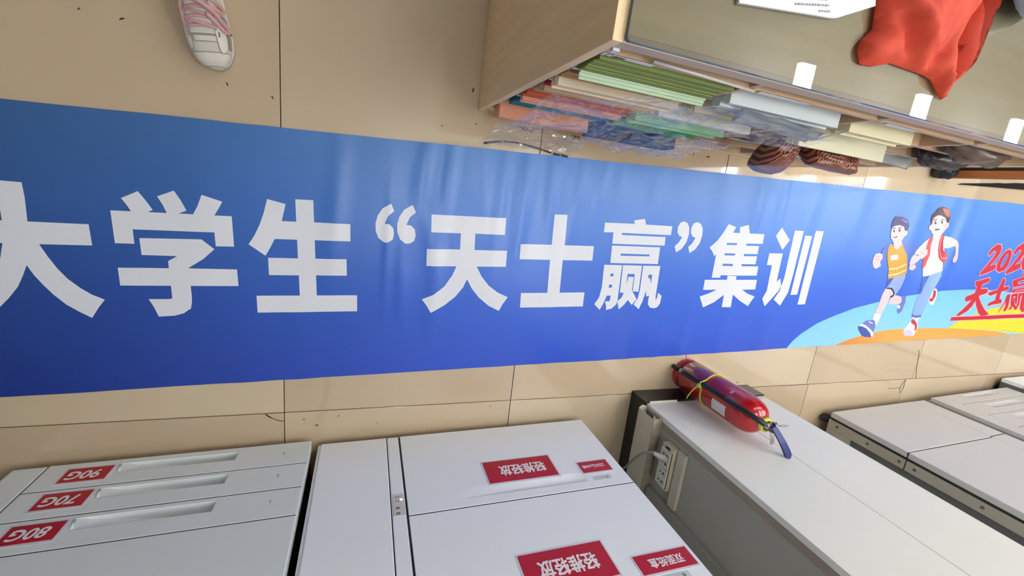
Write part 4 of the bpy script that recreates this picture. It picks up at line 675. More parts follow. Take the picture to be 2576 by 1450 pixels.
bm = bmesh.new(); add_tube(bm, smooth_path([(-0.001, 0.0, 0.0), (-0.012, 0.004, -0.001), (-0.024, 0.009, -0.004), (-0.036, 0.015, -0.008), (-0.047, 0.020, -0.013)], 3), [0.016, 0.0155, 0.015, 0.0145, 0.014, 0.0135, 0.012, 0.011, 0.010, 0.009, 0.0085, 0.008, 0.007], 12); to_obj('plug_body', bm, M_plug, pw, smooth=True)
tube('cable', M_cab, pw, smooth_path([(-0.045, 0.020, -0.012), (-0.058, 0.018, -0.022), (-0.074, -0.006, -0.046), (-0.078, -0.06, -0.084), (-0.078, -0.122, -0.124), (-0.078, -0.20, -0.20), (-0.07, -0.28, -0.268), (-0.06, -0.36, -0.293)], 6), 0.0045, 8)

# ================================================================ FIRE EXTINGUISHER
EX, EY = 1.612, 0.092
ex = thing('fire_extinguisher', 'red fire extinguisher with black hose and blue handle standing by the pillar', 'fire extinguisher', (EX, EY, 0))
M_exr = mat('extinguisher_red', (172, 14, 30), 0.16, var=0.06, vscale=6, coat=0.4)
bm = bmesh.new(); R = 0.0695
add_lathe(bm, [(0, 0.006), (R - 0.010, 0.006), (R - 0.008, 0.0), (R - 0.003, 0.0), (R - 0.001, 0.004), (R - 0.001, 0.028), (R - 0.005, 0.034), (R - 0.005, 0.037), (R, 0.043), (R, 0.345), (R * .985, 0.362), (R * .92, 0.381), (R * .8, 0.397), (R * .62, 0.409), (R * .42, 0.416), (R * .3, 0.419), (R * .27, 0.428), (0, 0.428)], 48)
to_obj('cylinder', bm, M_exr, ex, smooth=True)
ca = math.atan2(0.826 - EY, 0.243 - EX)            # hose side faces the aisle corner
def pol(r, a, z): return (r * cos(a), r * sin(a), z)
M_tie = mat('yellow_tie', (196, 200, 60), 0.45)
bm = bmesh.new(); add_lathe(bm, [(0.0205, 0.424), (0.026, 0.425), (0.026, 0.440), (0.019, 0.441)], 24); to_obj('neck_collar', bm, M_tie, ex, smooth=True)
M_brass = mat('brass_valve', (120, 96, 58), 0.35, metal=0.8)
bm = bmesh.new(); add_lathe(bm, [(0.012, 0.428), (0.017, 0.43), (0.017, 0.448), (0.013, 0.45), (0.013, 0.468), (0.009, 0.474), (0, 0.474)], 16); to_obj('valve', bm, M_brass, ex, smooth=True)
M_blue = mat('handle_blue', (22, 38, 104), 0.35)
ha = math.radians(8)
def lever(name, za, zb, ln, w0, m, ang, t=0.004):
    d = Vector((cos(ang), sin(ang), 0)); s = Vector((-sin(ang), cos(ang), 0)); bm = bmesh.new(); rows_ = []
    n = 10
    for i in range(n + 1):
        a = i / n; ww = w0 * (0.8 + 0.25 * a) * (1 if a < .92 else math.sqrt(max(0.05, 1 - ((a - .92) / .085) ** 2)))
        c = d * (-0.016 + (ln + 0.016) * a) + Vector((0, 0, za + (zb - za) * a + 0.008 * sin(a * pi)))
        rows_.append([bm.verts.new(c + s * ww + Vector((0, 0, t))), bm.verts.new(c - s * ww + Vector((0, 0, t))), bm.verts.new(c - s * ww * 1.05 - Vector((0, 0, t))), bm.verts.new(c + s * ww * 1.05 - Vector((0, 0, t)))])
    for a, b in zip(rows_, rows_[1:]):
        for k in range(4): bm.faces.new((a[k], a[(k + 1) % 4], b[(k + 1) % 4], b[k]))
    bm.faces.new(rows_[0]); bm.faces.new(rows_[-1][::-1])
    return to_obj(name, bm, m, ex, smooth=False)
HANG = math.radians(-62)
lever('squeeze_lever', 0.470, 0.515, 0.095, 0.012, M_blue, HANG)
lever('carry_handle', 0.452, 0.446, 0.085, 0.009, M_steel, HANG, 0.0015)
tube('pin_ring', M_steel, ex, [(0.032 + 0.012 * cos(t * pi / 8), 0.018 + 0.004 * sin(t * pi / 8), 0.476 + 0.012 * sin(t * pi / 8)) for t in range(16)], 0.0012, 6, closed=True)
tube('safety_pin', M_steel, ex, [(-0.014, 0.004, 0.467), (0.02, 0.015, 0.470)], 0.0014, 6)
bm = bmesh.new(); add_lathe(bm, [(0, 0), (0.013, 0), (0.014, 0.003), (0.014, 0.010), (0.012, 0.012), (0, 0.012)], 18); to_obj('pressure_gauge', bm, M_steel, ex, loc=pol(0.020, HANG + 1.2, 0.448), rot=(pi / 2.6, 0, HANG + 1.2 + pi / 2))
bm = bmesh.new(); add_tube(bm, smooth_path([pol(0.014, ca, 0.458), pol(0.030, ca, 0.452), pol(0.050, ca, 0.436), pol(0.071, ca, 0.40), pol(0.079, ca, 0.35), pol(0.080, ca, 0.25), pol(0.080, ca + .02, 0.15), pol(0.081, ca + .04, 0.06)], 6), 0.0098, 12)
to_obj('hose', bm, mat('hose_black', (24, 24, 26), 0.4), ex, smooth=True)
tube('nozzle', mat('nozzle_black', (18, 18, 20), 0.35), ex, smooth_path([pol(0.081, ca + .04, 0.062), pol(0.081, ca + .04, 0.030), pol(0.081, ca + .045, 0.004)], 4), [0.0095] * 4 + [0.0105] * 5, 14)
tube('hose_ferrule', M_steel, ex, [pol(0.081, ca + .04, 0.052), pol(0.081, ca + .04, 0.068)], 0.0102, 14)
tube('coupling', M_steel, ex, [pol(0.016, ca, 0.458), pol(0.032, ca, 0.450)], 0.0105, 12)
# yellow cable tie round cylinder and hose
loop = []
for k in range(40):
    a = ca + 2 * pi * (k / 40); d = abs((a - ca + pi) % (2 * pi) - pi)
    rr = R + 0.0015 + 0.020 * exp(-(d / 0.17) ** 2)
    loop.append(pol(rr, a, 0.178 + 0.004 * cos(a * 2)))
bm = bmesh.new(); add_tube(bm, loop, 0.0035, 6, flat=0.9, closed=True); to_obj('cable_tie', bm, M_tie, ex, smooth=True)
tube('tie_tail', M_tie, ex, smooth_path([pol(0.088, ca + .12, 0.178), pol(0.095, ca + .45, 0.166), pol(0.100, ca + .8, 0.148), pol(0.102, ca + 1.02, 0.135)], 5), 0.0034, 6, flat=0.5)
bm = bmesh.new(); add_box(bm, -0.008, 0.008, -0.008, 0.008, -0.007, 0.007, 0.002); to_obj('tie_head', bm, M_tie, ex, loc=pol(0.086, ca + .16, 0.179), rot=(0, 0, ca))
def wrap_label(name, m, a0, a1, z0, z1, r, n=10):
    bm = bmesh.new(); g = [[bm.verts.new(pol(r, a0 + (a1 - a0) * i / n, z)) for z in (z0, z1)] for i in range(n + 1)]
    for i in range(n): bm.faces.new((g[i][0], g[i + 1][0], g[i + 1][1], g[i][1]))
    return to_obj(name, bm, m, ex, smooth=True)
wl = wrap_label('paper_label', mat('label_paper', (226, 222, 218), 0.5), ca + 0.36, ca + 1.02, 0.245, 0.315, R + 0.0005); wl['label'] = 'white paper label with fine print'
bm = bmesh.new()
for r_ in range(9):
    for c_ in range(7):
        if 3 <= r_ <= 5 and 2 <= c_ <= 4: continue
        a = ca + 0.40 + c_ * 0.083; z = 0.251 + r_ * 0.0068
        q = [pol(R + 0.0008, a, z), pol(R + 0.0008, a + 0.055, z), pol(R + 0.0008, a + 0.055, z + 0.002), pol(R + 0.0008, a, z + 0.002)]
        bm.faces.new([bm.verts.new(p) for p in q])
o = to_obj('fine_print', bm, mat('print_grey', (150, 146, 150), 0.5), wl); o['kind'] = 'stuff'
bm = bmesh.new(); pts = []
for k in range(10):
    rr = 0.0042 if k % 2 == 0 else 0.0017; t = k * pi / 5
    pts.append(bm.verts.new(pol(R + 0.001, ca + 0.69 + rr * cos(t) / R, 0.280 + rr * sin(t))))
bm.faces.new(pts); to_obj('red_star', bm, mat('star_red', (190, 30, 40), 0.5), wl)
o = wrap_label('small_sticker', mat('sticker_pink', (196, 150, 170), 0.4), ca - 0.62, ca - 0.40, 0.292, 0.304, R + 0.0005)

# ================================================================ COUNTER WITH PAPER SHELVES
CANG = -0.018
ct = thing('display_counter', 'wooden counter with open paper shelves along the aisle', 'counter', (0.572, 1.044, 0), CANG)
M_wood = mat_wood('maple_laminate', (244, 214, 168), 0.4, 'Z')
M_woodx = mat_wood('maple_laminate_shelf', (200, 168, 134), 0.45, 'X')
M_edge = mat('maple_edge_band', (196, 172, 150), 0.45, var=0.03)
M_wtop = mat_wood('maple_laminate_top', (214, 196, 158), 0.4, 'X')
DEP = 0.60; CW = 1.36; CT = 0.846
box('side_panel', M_wood, ct, 0.0, 0.018, 0.0, DEP, 0.0, CT, 0.0008)
box('side_panel', M_wood, ct, CW - 0.018, CW, 0.0, DEP, 0.0, CT, 0.0008)
DV = [0.322, 0.664, 0.990]
for x in DV: box('divider', M_woodx, ct, x - 0.006, x + 0.006, 0.002, DEP, 0.10, 0.818)
BAYS = [(0.018, DV[0] - 0.006), (DV[0] + 0.006, DV[1] - 0.006), (DV[1] + 0.006, DV[2] - 0.006), (DV[2] + 0.006, CW - 0.018)]
SH = [0.782, 0.672, 0.562, 0.452, 0.342, 0.232]
for b0, b1 in BAYS:
    for z in SH: box('shelf', M_woodx, ct, b0, b1, 0.001, DEP - 0.02, z - 0.006, z + 0.006)
box('bottom_board', M_woodx, ct, 0.018, CW - 0.018, 0.001, DEP, 0.088, 0.10)
box('plinth', M_wood, ct, 0.018, CW - 0.018, 0.006, 0.022, 0.0, 0.088)
box('back_panel', M_woodx, ct, 0.018, CW - 0.018, DEP - 0.018, DEP, 0.10, 0.818)
box('front_rail', M_edge, ct, 0.018, CW - 0.018, 0.0, 0.012, 0.818, CT, 0.0008)
box('top_board', M_wtop, ct, 0.018, CW - 0.018, 0.0122, DEP, 0.826, CT)
box('corner_clip', mat('clip_clear', (226, 228, 232), 0.2), ct, 0.0185, 0.030, -0.004, 0.004, 0.806, 0.818)
tube('cover_strip', mat('strip_pale', (206, 198, 192), 0.3), ct, [(0.10, -0.0015, 0.806), (0.2, -0.002, 0.800), (0.33, -0.002, 0.787)], 0.0028, 6)
# glass sheet
mg = bpy.data.materials.new('tabletop_glass'); mg.use_nodes = True
nt = mg.node_tree; nt.nodes.clear(); out = nt.nodes.new('ShaderNodeOutputMaterial')
trn = nt.nodes.new('ShaderNodeBsdfTransparent'); trn.inputs[0].default_value = (0.86, 0.90, 0.87, 1)
gl = nt.nodes.new('ShaderNodeBsdfGlossy'); gl.inputs['Roughness'].default_value = 0.012
fr = nt.nodes.new('ShaderNodeFresnel'); fr.inputs[0].default_value = 2.2
mx = nt.nodes.new('ShaderNodeMixShader'); nt.links.new(fr.outputs[0], mx.inputs[0]); nt.links.new(trn.outputs[0], mx.inputs[1]); nt.links.new(gl.outputs[0], mx.inputs[2])
nt.links.new(mx.outputs[0], out.inputs[0])
M_gedge = mat('glass_edge_green', (70, 104, 100), 0.12, var=0.08, vscale=30)
gt = thing('glass_tabletop', 'green edged glass sheet with rounded corner on the wooden counter', 'glass sheet', (0.572, 1.044, CT), CANG)
def rrect(x0, x1, y0, y1, r, n=6):
    pts = []
    for cx, cy, a0 in ((x1 - r, y1 - r, 0), (x0 + r, y1 - r, pi / 2), (x0 + r, y0 + r, pi), (x1 - r, y0 + r, 1.5 * pi)):
        for k in range(n + 1): pts.append((cx + r * cos(a0 + pi / 2 * k / n), cy + r * sin(a0 + pi / 2 * k / n)))
    return pts
gp = rrect(0.019, CW - 0.01, 0.001, DEP, 0.006)
bm = bmesh.new(); t_ = 0.009; c_ = 0.0012
lo = [bm.verts.new((x, y, 0.0006)) for x, y in gp]; hi = [bm.verts.new((x, y, t_)) for x, y in gp]
f = bm.faces.new(hi); f.material_index = 0
for k in range(len(gp)):
    j = (k + 1) % len(gp); f = bm.faces.new((lo[k], lo[j], hi[j], hi[k])); f.material_index = 1
to_obj('pane', bm, [mg, M_gedge], gt)

# shelf labels
M_lab = mat('shelf_label_white', (226, 226, 232), 0.3)
M_brn = mat('label_brown_ink', (96, 58, 52), 0.5)
def shelf_label(bx0, bx1, z, body=None, inkm=None):
    l = box('shelf_label', M_lab, ct, bx0, bx1, -0.0009, -0.0002, z - 0.0058, z + 0.0058)
    if body:
        me = text_mesh(body, 0.0108, 0.01); me.materials.clear(); me.materials.append(inkm or M_brn)
        for v in me.vertices: v.co = Vector((bx0 + 0.024 + v.co.x, -0.0013 - v.co.z, z + v.co.y))
        link('lettering', me, l)
shelf_label(0.019, 0.115, SH[0], '◯皮纹')
shelf_label(0.019, 0.060, SH[1], '皮纹')
shelf_label(0.019, 0.150, SH[2], None); shelf_label(0.024, 0.150, SH[3], None, M_ink)
shelf_label(0.020, 0.07, SH[4], None); shelf_label(0.03, 0.07, SH[5], None)
shelf_label(0.345, 0.47, SH[0]); shelf_label(0.69, 0.79, SH[0]); shelf_label(0.685, 0.76, SH[5]); shelf_label(0.70, 0.78, SH[4])
shelf_label(1.005, 1.09, SH[2])

# paper stacks: local counter coordinates -> world
from mathutils import Euler
CM = Matrix.Translation((0.572, 1.044, 0)) @ Matrix.Rotation(CANG, 4, 'Z')
def cw(x, y, z): return CM @ Vector((x, y, z))
def paper_stack(label, x0, x1, z0, z1, out, rgb, n=6, jit=0.006, dep=0.21, edge=None, cat='paper stack', name='paper_stack', group='papers on the counter shelves', seed=0, skew=0.0):
    rnd = random.Random(seed + int(z0 * 1000) + int(x0 * 1000))
    bm = bmesh.new(); h = (z1 - z0) / n
    for k in range(n):
        jx = rnd.uniform(-jit, jit) * .4; jy = rnd.uniform(-jit, jit)
        add_box(bm, x0 + max(jx, -0.001), x1 + min(jx, 0.001), -out + jy + skew * k / n, dep, z0 + k * h + 0.0002, z0 + (k + 1) * h - 0.0002)
    m = mat('paper_%d_%d_%d' % rgb, rgb, 0.7, var=0.05, vscale=15)
    o = to_obj(name, bm, m, None)
    o.location = (0.572, 1.044, 0); o.rotation_euler = (0, 0, CANG)
    # origin at the stack's base
    return tag(o, label, cat, group)
B1, B2, B3, B4 = BAYS
e = 0.0003
S = lambda k: SH[k] + 0.006 + e
paper_stack('olive green paper stack on the top shelf under the glass', B1[0] + .006, B1[1] - .012, S(1) + .013, 0.766, 0.004, (126, 142, 72), 7, .003)
paper_stack('pale mint paper sheets beneath the olive green stack', B1[0] + .010, B1[1] - .008, S(1), S(1) + .0125, 0.014, (186, 208, 176), 3, .005)
paper_stack('kraft brown paper pack lying on the cream stack, second shelf', B1[0] + .004, B1[1] - .03, S(2) + .034, S(2) + .075, 0.0, (172, 136, 88), 3, .002)
paper_stack('cream white paper stack beneath the kraft brown pack', B1[0] + .004, B1[1] - .006, S(2), S(2) + .0335, 0.014, (222, 206, 178), 6, .005)
paper_stack('thin crimson paper sheets on the third shelf', B1[0] + .004, B1[1] - .02, S(3) + .064, S(3) + .083, 0.003, (168, 38, 52), 3, .003)
paper_stack('tan paper stack beneath the crimson sheets', B1[0] + .004, B1[1] - .012, S(3), S(3) + .0635, 0.010, (206, 176, 144), 6, .006)
paper_stack('bright orange paper stack on the fourth shelf', B1[0] + .004, B1[1] - .012, S(4) + .022, S(4) + .080, 0.004, (206, 92, 44), 5, .003)
paper_stack('pale pink paper sheets beneath the bright orange stack', B1[0] + .010, B1[1] - .008, S(4), S(4) + .0215, 0.014, (214, 156, 132), 3, .004)
paper_stack('teal paper stack on the fifth shelf', B1[0] + .012, B1[1] - .004, S(5) + .002, S(5) + .082, 0.006, (18, 116, 128), 4, .002)
paper_stack('salmon paper stack on the bottom board beside the counter end', B1[0] + .008, B1[1] - .002, 0.1003, 0.166, 0.030, (230, 160, 128), 5, .004)
# bay two
paper_stack('bluish white paper sheets on the shelf next to the olive green stack', B2[0] + .004, B2[1] - .03, S(1) + .002, S(1) + .052, 0.012, (206, 214, 214), 4, .004)
paper_stack('ivory card stack next to the kraft brown pack', B2[0] + .02, B2[1] - .02, S(2), S(2) + .038, 0.008, (226, 214, 178), 6, .006)
paper_stack('grey white paper stack next to the thin crimson sheets', B2[0] + .004, B2[1] - .04, S(3), S(3) + .045, 0.010, (212, 214, 206), 5, .005)
paper_stack('mint green paper stack next to the bright orange stack', B2[0] + .006, B2[1] - .03, S(4), S(4) + .05, 0.012, (150, 198, 156), 4, .004)
paper_stack('leaf green paper stack next to the teal stack', B2[0] + .008, B2[1] - .04, S(5), S(5) + .06, 0.010, (72, 156, 92), 4, .004)
paper_stack('navy blue paper pack jutting from the bottom board', B2[0] + .002, B2[1] - .01, 0.1003, 0.160, 0.036, (46, 62, 92), 3, .001)
# bay three and four
paper_stack('pale yellow paper stack on the top shelf in the third bay', B3[0] + .01, B3[0] + .22, S(1), S(1) + .04, 0.010, (226, 218, 178), 4, .005)
# rolled-edge cream folder pack
bm = bmesh.new()
for k in range(5): add_box(bm, B3[0] + .002, B3[1] - .004, -0.030 - k * .002, 0.18, S(2) + k * .008, S(2) + k * .008 + .0076, 0.0025)
o = to_obj('paper_stack', bm, mat('paper_cream_folder', (222, 218, 184), 0.5), None, smooth=False); o.location = (0.572, 1.044, 0); o.rotation_euler = (0, 0, CANG)
tag(o, 'cream paper pack with rounded corners jutting over the striped snack bags', 'paper stack', 'papers on the counter shelves')
paper_stack('light wood coloured board sheets on the shelf in the fourth bay', B4[0] + .01, B4[1] - .06, S(3), S(3) + .02, 0.004, (214, 200, 178), 3, .004)

# ---------------- crumpled things
def pillow(name, label, cat, c, dims, m, rz=0, seed=0, amp=0.12, p=2.6, nu=36, nv=20, group=None, tilt=(0, 0), pinch=0.0):
    bm = bmesh.new(); g = []
    def spow(v, e): return math.copysign(abs(v) ** e, v)
    for j in range(nv + 1):
        ph = -pi / 2 + pi * j / nv; row = []
        for i in range(nu):
            th = 2 * pi * i / nu
            x = spow(cos(ph), 2 / p) * spow(cos(th), 2 / p); y = spow(cos(ph), 2 / p) * spow(sin(th), 2 / p); z = spow(sin(ph), 2 / p)
            if pinch: z *= 1 - pinch * abs(x) ** 4
            n = 1 + amp * nz(x * 2.1 + seed * 7.3, y * 2.1, z * 2.1) + amp * .5 * nz(x * 5.0 + seed, y * 5.0, z * 5.0 + 3)
            row.append(bm.verts.new((x * dims[0] * n, y * dims[1] * n, z * dims[2] * n)))
        g.append(row)
    for j in range(nv):
        for i in range(nu):
            q = (g[j][i], g[j][(i + 1) % nu], g[j + 1][(i + 1) % nu], g[j + 1][i])
            bm.faces.new(q)
    bmesh.ops.remove_doubles(bm, verts=bm.verts[:], dist=1e-5)
    o = to_obj(name, bm, m, None, smooth=True); o.location = c; o.rotation_euler = (tilt[0], tilt[1], rz)
    if label: tag(o, label, cat, group)
    return o
def mat_stripes(name, c1, c2, scale, rough=0.25, axis=(1, 0.25, 0.1)):
    m = mat(name, c1, rough, var=0)
    nt = m.node_tree; tc = [n for n in nt.nodes if n.type == 'TEX_COORD'][0]
    wv = nt.nodes.new('ShaderNodeTexWave'); wv.inputs['Scale'].default_value = scale; wv.inputs['Distortion'].default_value = 1.2; wv.inputs['Detail'].default_value = 0; wv.inputs['Detail Scale'].default_value = .3
    mp = nt.nodes.new('ShaderNodeMapping'); mp.inputs['Rotation'].default_value = axis
    nt.links.new(tc.outputs['Object'], mp.inputs['Vector']); nt.links.new(mp.outputs['Vector'], wv.inputs['Vector'])
    r = nt.nodes.new('ShaderNodeValToRGB'); r.color_ramp.elements[0].position = .42; r.color_ramp.elements[1].position = .58
    r.color_ramp.elements[0].color = L3(c1); r.color_ramp.elements[1].color = L3(c2)
    nt.links.new(wv.outputs['Fac'], r.inputs['Fac']); nt.links.new(r.outputs['Color'], nt.nodes['Principled BSDF'].inputs['Base Color'])
    return m
M_snack = mat_stripes('snack_foil_stripes', (84, 28, 26), (156, 100, 70), 38, 0.34, (0, 0, 0.5))
def snack_bag(label, corners_top, corners_bot, seed):
    """pillow bag from four top and four bottom corner points, crumpled"""
    N = 22; bm = bmesh.new()
    T = [Vector(p) for p in corners_top]; Bq = [Vector(p) for p in corners_bot]
    def surf(Q, u, v): return (Q[0] * (1 - u) + Q[1] * u) * (1 - v) + (Q[3] * (1 - u) + Q[2] * u) * v
    gt_, gb = [], []
    for i in range(N + 1):
        ra, rb = [], []
        for j in range(N + 1):
            u, v = i / N, j / N
            bul = (max(0, sin(pi * u)) * max(0, sin(pi * v))) ** 0.22
            a, b = surf(T, u, v), surf(Bq, u, v); mid = (a + b) / 2
            cr = 0.012 * nz(u * 4 + seed, v * 4, 1) + 0.006 * nz(u * 9 + seed, v * 9, 4)
            up = (a - b); 
            pa = mid + up * 0.5 * bul + up.normalized() * cr * bul
            pb = mid - up * 0.5 * bul + up.normalized() * cr * bul
            va = bm.verts.new(pa); ra.append(va)
            rb.append(va if bul < 1e-6 else bm.verts.new(pb))
        gt_.append(ra); gb.append(rb)
    for i in range(N):
        for j in range(N):
            bm.faces.new((gt_[i][j], gt_[i + 1][j], gt_[i + 1][j + 1], gt_[i][j + 1]))
            try: bm.faces.new((gb[i][j], gb[i][j + 1], gb[i + 1][j + 1], gb[i + 1][j]))
            except ValueError: pass
    bmesh.ops.remove_doubles(bm, verts=bm.verts[:], dist=1e-6)
    o = to_obj('snack_bag', bm, M_snack, None, smooth=True)
    return tag(o, label, 'snack bag', 'striped snack bags on the counter')
snack_bag('brown striped snack bag folded over the shelf edge, nearer the navy pack', [(1.262, 1.018, .550), (1.262, .948, .545), (1.37, .938, .50), (1.355, 1.018, .545)], [(1.262, 1.018, .463), (1.262, .948, .40), (1.44, .936, .30), (1.355, 1.018, .463)], 1)
snack_bag('brown striped snack bag jutting out under the cream pack', [(1.37, 1.018, .552), (1.37, .965, .575), (1.55, .955, .575), (1.556, 1.018, .552)], [(1.37, 1.018, .463), (1.38, .962, .50), (1.55, .952, .49), (1.556, 1.018, .463)], 5)

# ---------------- clear plastic film
M_film = mat_film('clear_film')
def film(label, quad, seed, amp=0.012, n=52, name='plastic_film', sag=0.0):
    Q = [Vector(p) for p in quad]; bm = bmesh.new(); g = []
    nrm = (Q[1] - Q[0]).cross(Q[3] - Q[0]).normalized()
    for i in range(n + 1):
        row = []
        for j in range(n + 1):
            u, v = i / n, j / n
            p = (Q[0] * (1 - u) + Q[1] * u) * (1 - v) + (Q[3] * (1 - u) + Q[2] * u) * v
            r1 = 1 - 2 * abs(nz(u * 3.2 + v * 1.6 + seed, (v - u) * 1.1, 0)); r2 = 1 - 2 * abs(nz((u - v) * 5.5 + seed, (u + v) * 1.3, 3)); r3 = 1 - 2 * abs(nz(u * 11 + v * 3 + seed, v * 4, 7))
            d = amp * (0.9 * max(0, r1) + 0.6 * max(0, r2) + 0.25 * max(0, r3)) - sag * sin(pi * u) * sin(pi * v)
            e_ = 0.006 * nz(u * 6, v * 6, seed + 9)
            q = p + nrm * d + Vector((e_, e_ * .5, 0))
            q.z = max(q.z, 0.0022)
            row.append(bm.verts.new(q))
        g.append(row)
    for i in range(n):
        for j in range(n): bm.faces.new((g[i][j], g[i + 1][j], g[i + 1][j + 1], g[i][j + 1]))
    o = to_obj(name, bm, M_film, None, smooth=False)
    return tag(o, label, 'plastic film', 'clear plastic film around the shelves')
film('crumpled clear plastic bag lying on the tiles before the salmon stack', [tuple(cw(0.035, -0.095, .004)), tuple(cw(0.36, -0.075, .004)), tuple(cw(0.36, -0.034, .085)), tuple(cw(0.035, -0.034, .11))], 3, .010)
film('clear plastic film hanging from the shelves over the coloured stacks', [tuple(cw(0.03, -0.040, .20)), tuple(cw(0.345, -0.042, .30)), tuple(cw(0.318, -0.014, .795)), tuple(cw(0.012, -0.024, .62))], 8, .020)
film('clear plastic film hanging before the green stacks in the second bay', [tuple(cw(0.36, -0.060, .175)), tuple(cw(0.64, -0.05, .185)), tuple(cw(0.60, -0.028, .47)), tuple(cw(0.352, -0.03, .50))], 15, .016)
film('clear plastic film hanging over the bluish white paper', [tuple(cw(0.352, -0.046, .64)), tuple(cw(0.64, -0.050, .62)), tuple(cw(0.62, -0.036, .75)), tuple(cw(0.352, -0.032, .75))], 22, .006)
film('clear plastic film trailing from the snack bags onto the banner', [(1.95, .935, .08), (2.20, .94, .08), (1.58, .944, .60), (1.47, .928, .46)], 31, .007, n=26)
film('clear plastic wrapper around the navy pack', [tuple(cw(0.32, -0.050, .095)), tuple(cw(0.665, -0.046, .095)), tuple(cw(0.665, -0.043, .168)), tuple(cw(0.32, -0.043, .168))], 44, .004)
# handwriting marks on the plastic bag
M_pen = mat('marker_navy', (40, 40, 84), 0.5)

for pts_ in ([(.700, 1.008, .034), (.709, 1.009, .036), (.716, 1.005, .037), (.722, 1.000, .038), (.729, 1.000, .038), (.731, 1.006, .037), (.725, 1.010, .036), (.719, 1.006, .037), (.721, 1.000, .038)], [(.733, 1.004, .036), (.741, 1.002, .036), (.747, .998, .037), (.752, 1.001, .037), (.754, 1.007, .036)],
             [(.892, 1.004, .034), (.905, 1.006, .034), (.905, .998, .035), (.897, .995, .035)], [(.909, 1.010, .034), (.912, .997, .035)], [(.920, 1.010, .034), (.922, .996, .035)], [(.906, 1.004, .035), (.926, 1.005, .035)]):
    tube('marker_stroke', M_pen, bpy.data.objects['plastic_film'], smooth_path(pts_, 4), .0011, 6)
# torn papers in the shelves
M_torn = mat('torn_white_paper', (226, 224, 220), 0.7)
def crumple_sheet(name, label, quad, m, seed, amp=.01, n=14, cat='paper'):
    Q = [Vector(p) for p in quad]; bm = bmesh.new(); g = []
    nrm = (Q[1] - Q[0]).cross(Q[3] - Q[0]).normalized()
    for i in range(n + 1):
        row = []
        for j in range(n + 1):
            u, v = i / n, j / n; vv = v * (1 + .12 * nz(u * 7, seed, 2))
            p = (Q[0] * (1 - u) + Q[1] * u) * (1 - vv) + (Q[3] * (1 - u) + Q[2] * u) * vv
            row.append(bm.verts.new(p + nrm * amp * (nz(u * 3 + seed, v * 3, 0) + .4 * nz(u * 8 + seed, v * 8, 3))))
        g.append(row)
    fs = []
    for i in range(n):
        for j in range(n): fs.append(bm.faces.new((g[i][j], g[i + 1][j], g[i + 1][j + 1], g[i][j + 1])))
    bmesh.ops.solidify(bm, geom=fs, thickness=0.0006)
    o = to_obj(name, bm, m, None, smooth=True)
    return tag(o, label, cat)
crumple_sheet('paper_sheet', 'bluish sheet drooping from the top shelf over the ivory card stack', [tuple(cw(0.36, -0.020, .735)), tuple(cw(0.60, -0.03, .735)), tuple(cw(0.655, -0.036, .64)), tuple(cw(0.40, -0.030, .668))], mat('paper_bluish', (206, 214, 216), 0.6), 2, .006)
crumple_sheet('paper_strip', 'torn white paper strip dangling at the second divider', [tuple(cw(0.668, -0.012, .715)), tuple(cw(0.680, -0.013, .715)), tuple(cw(0.676, -0.030, .64)), tuple(cw(0.664, -0.030, .64))], M_torn, 5, .002, 6)
crumple_sheet('paper_scrap', 'torn white paper scrap on the shelf in the fourth bay', [tuple(cw(1.09, -0.014, .490)), tuple(cw(1.27, -0.018, .492)), tuple(cw(1.26, 0.05, .525)), tuple(cw(1.09, 0.04, .515))], M_torn, 9, .010)
def inbay(label, c, dims, rgb, seed, rough=.35, amp=.25):
    m = mat('bag_%d' % seed, rgb, rough, var=.25, vscale=14)
    return pillow('plastic_bag', label, 'plastic bag', tuple(cw(*c)), dims, m, rz=CANG, seed=seed, amp=amp)
inbay('crumpled black and brown plastic bag on the third shelf of the fourth bay', (1.15, 0.028, S(1) + .038), (.12, .05, .026), (92, 74, 66), 61, .3, .18)
inbay('dark crumpled plastic bag on the upper shelf of the fourth bay', (1.22, 0.026, S(2) + .038), (.10, .05, .026), (60, 52, 50), 62, .3, .18)
inbay('small grey plastic bag on the bottom board of the fourth bay', (1.13, 0.04, 0.140), (.09, .05, .028), (150, 148, 140), 63, .3, .18)

# brittle dark tape strip on the tiles
bm = bmesh.new()
tp = smooth_path([(0.600, .945, .004), (0.66, .958, .005), (0.72, .960, .005), (0.79, .952, .005), (0.84, .943, .005)], 6)
for a, b in zip(tp, tp[1:]):
    d = (b - a).normalized(); s = Vector((-d.y, d.x, 0)) * .0028
    q = [a + s, b + s, b - s, a - s]; add_poly_prism(bm, q, (0, 0, .0008))
to_obj('scrap_strip', bm, mat('scrap_dark_brown', (66, 50, 40), .7)); tag(bpy.data.objects['scrap_strip'], 'thin dark brown strip curled on the tiles beside the banner edge', 'strip')
for k, (xa, ya) in enumerate([(0.862, .9405), (0.892, .9395)]):
    o = box('scrap_piece', MATS['scrap_dark_brown'], None, -.012, .012, -.004, .004, 0, .001); o.location = (xa, ya, 0.0042); o.rotation_euler = (0, 0, -.12)
    tag(o, ['dark brown scrap piece at the end of the curled strip', 'last dark brown scrap piece touching the banner edge'][k], 'strip')

# ================================================================ ON THE GLASS
GZ = CT + 0.0094
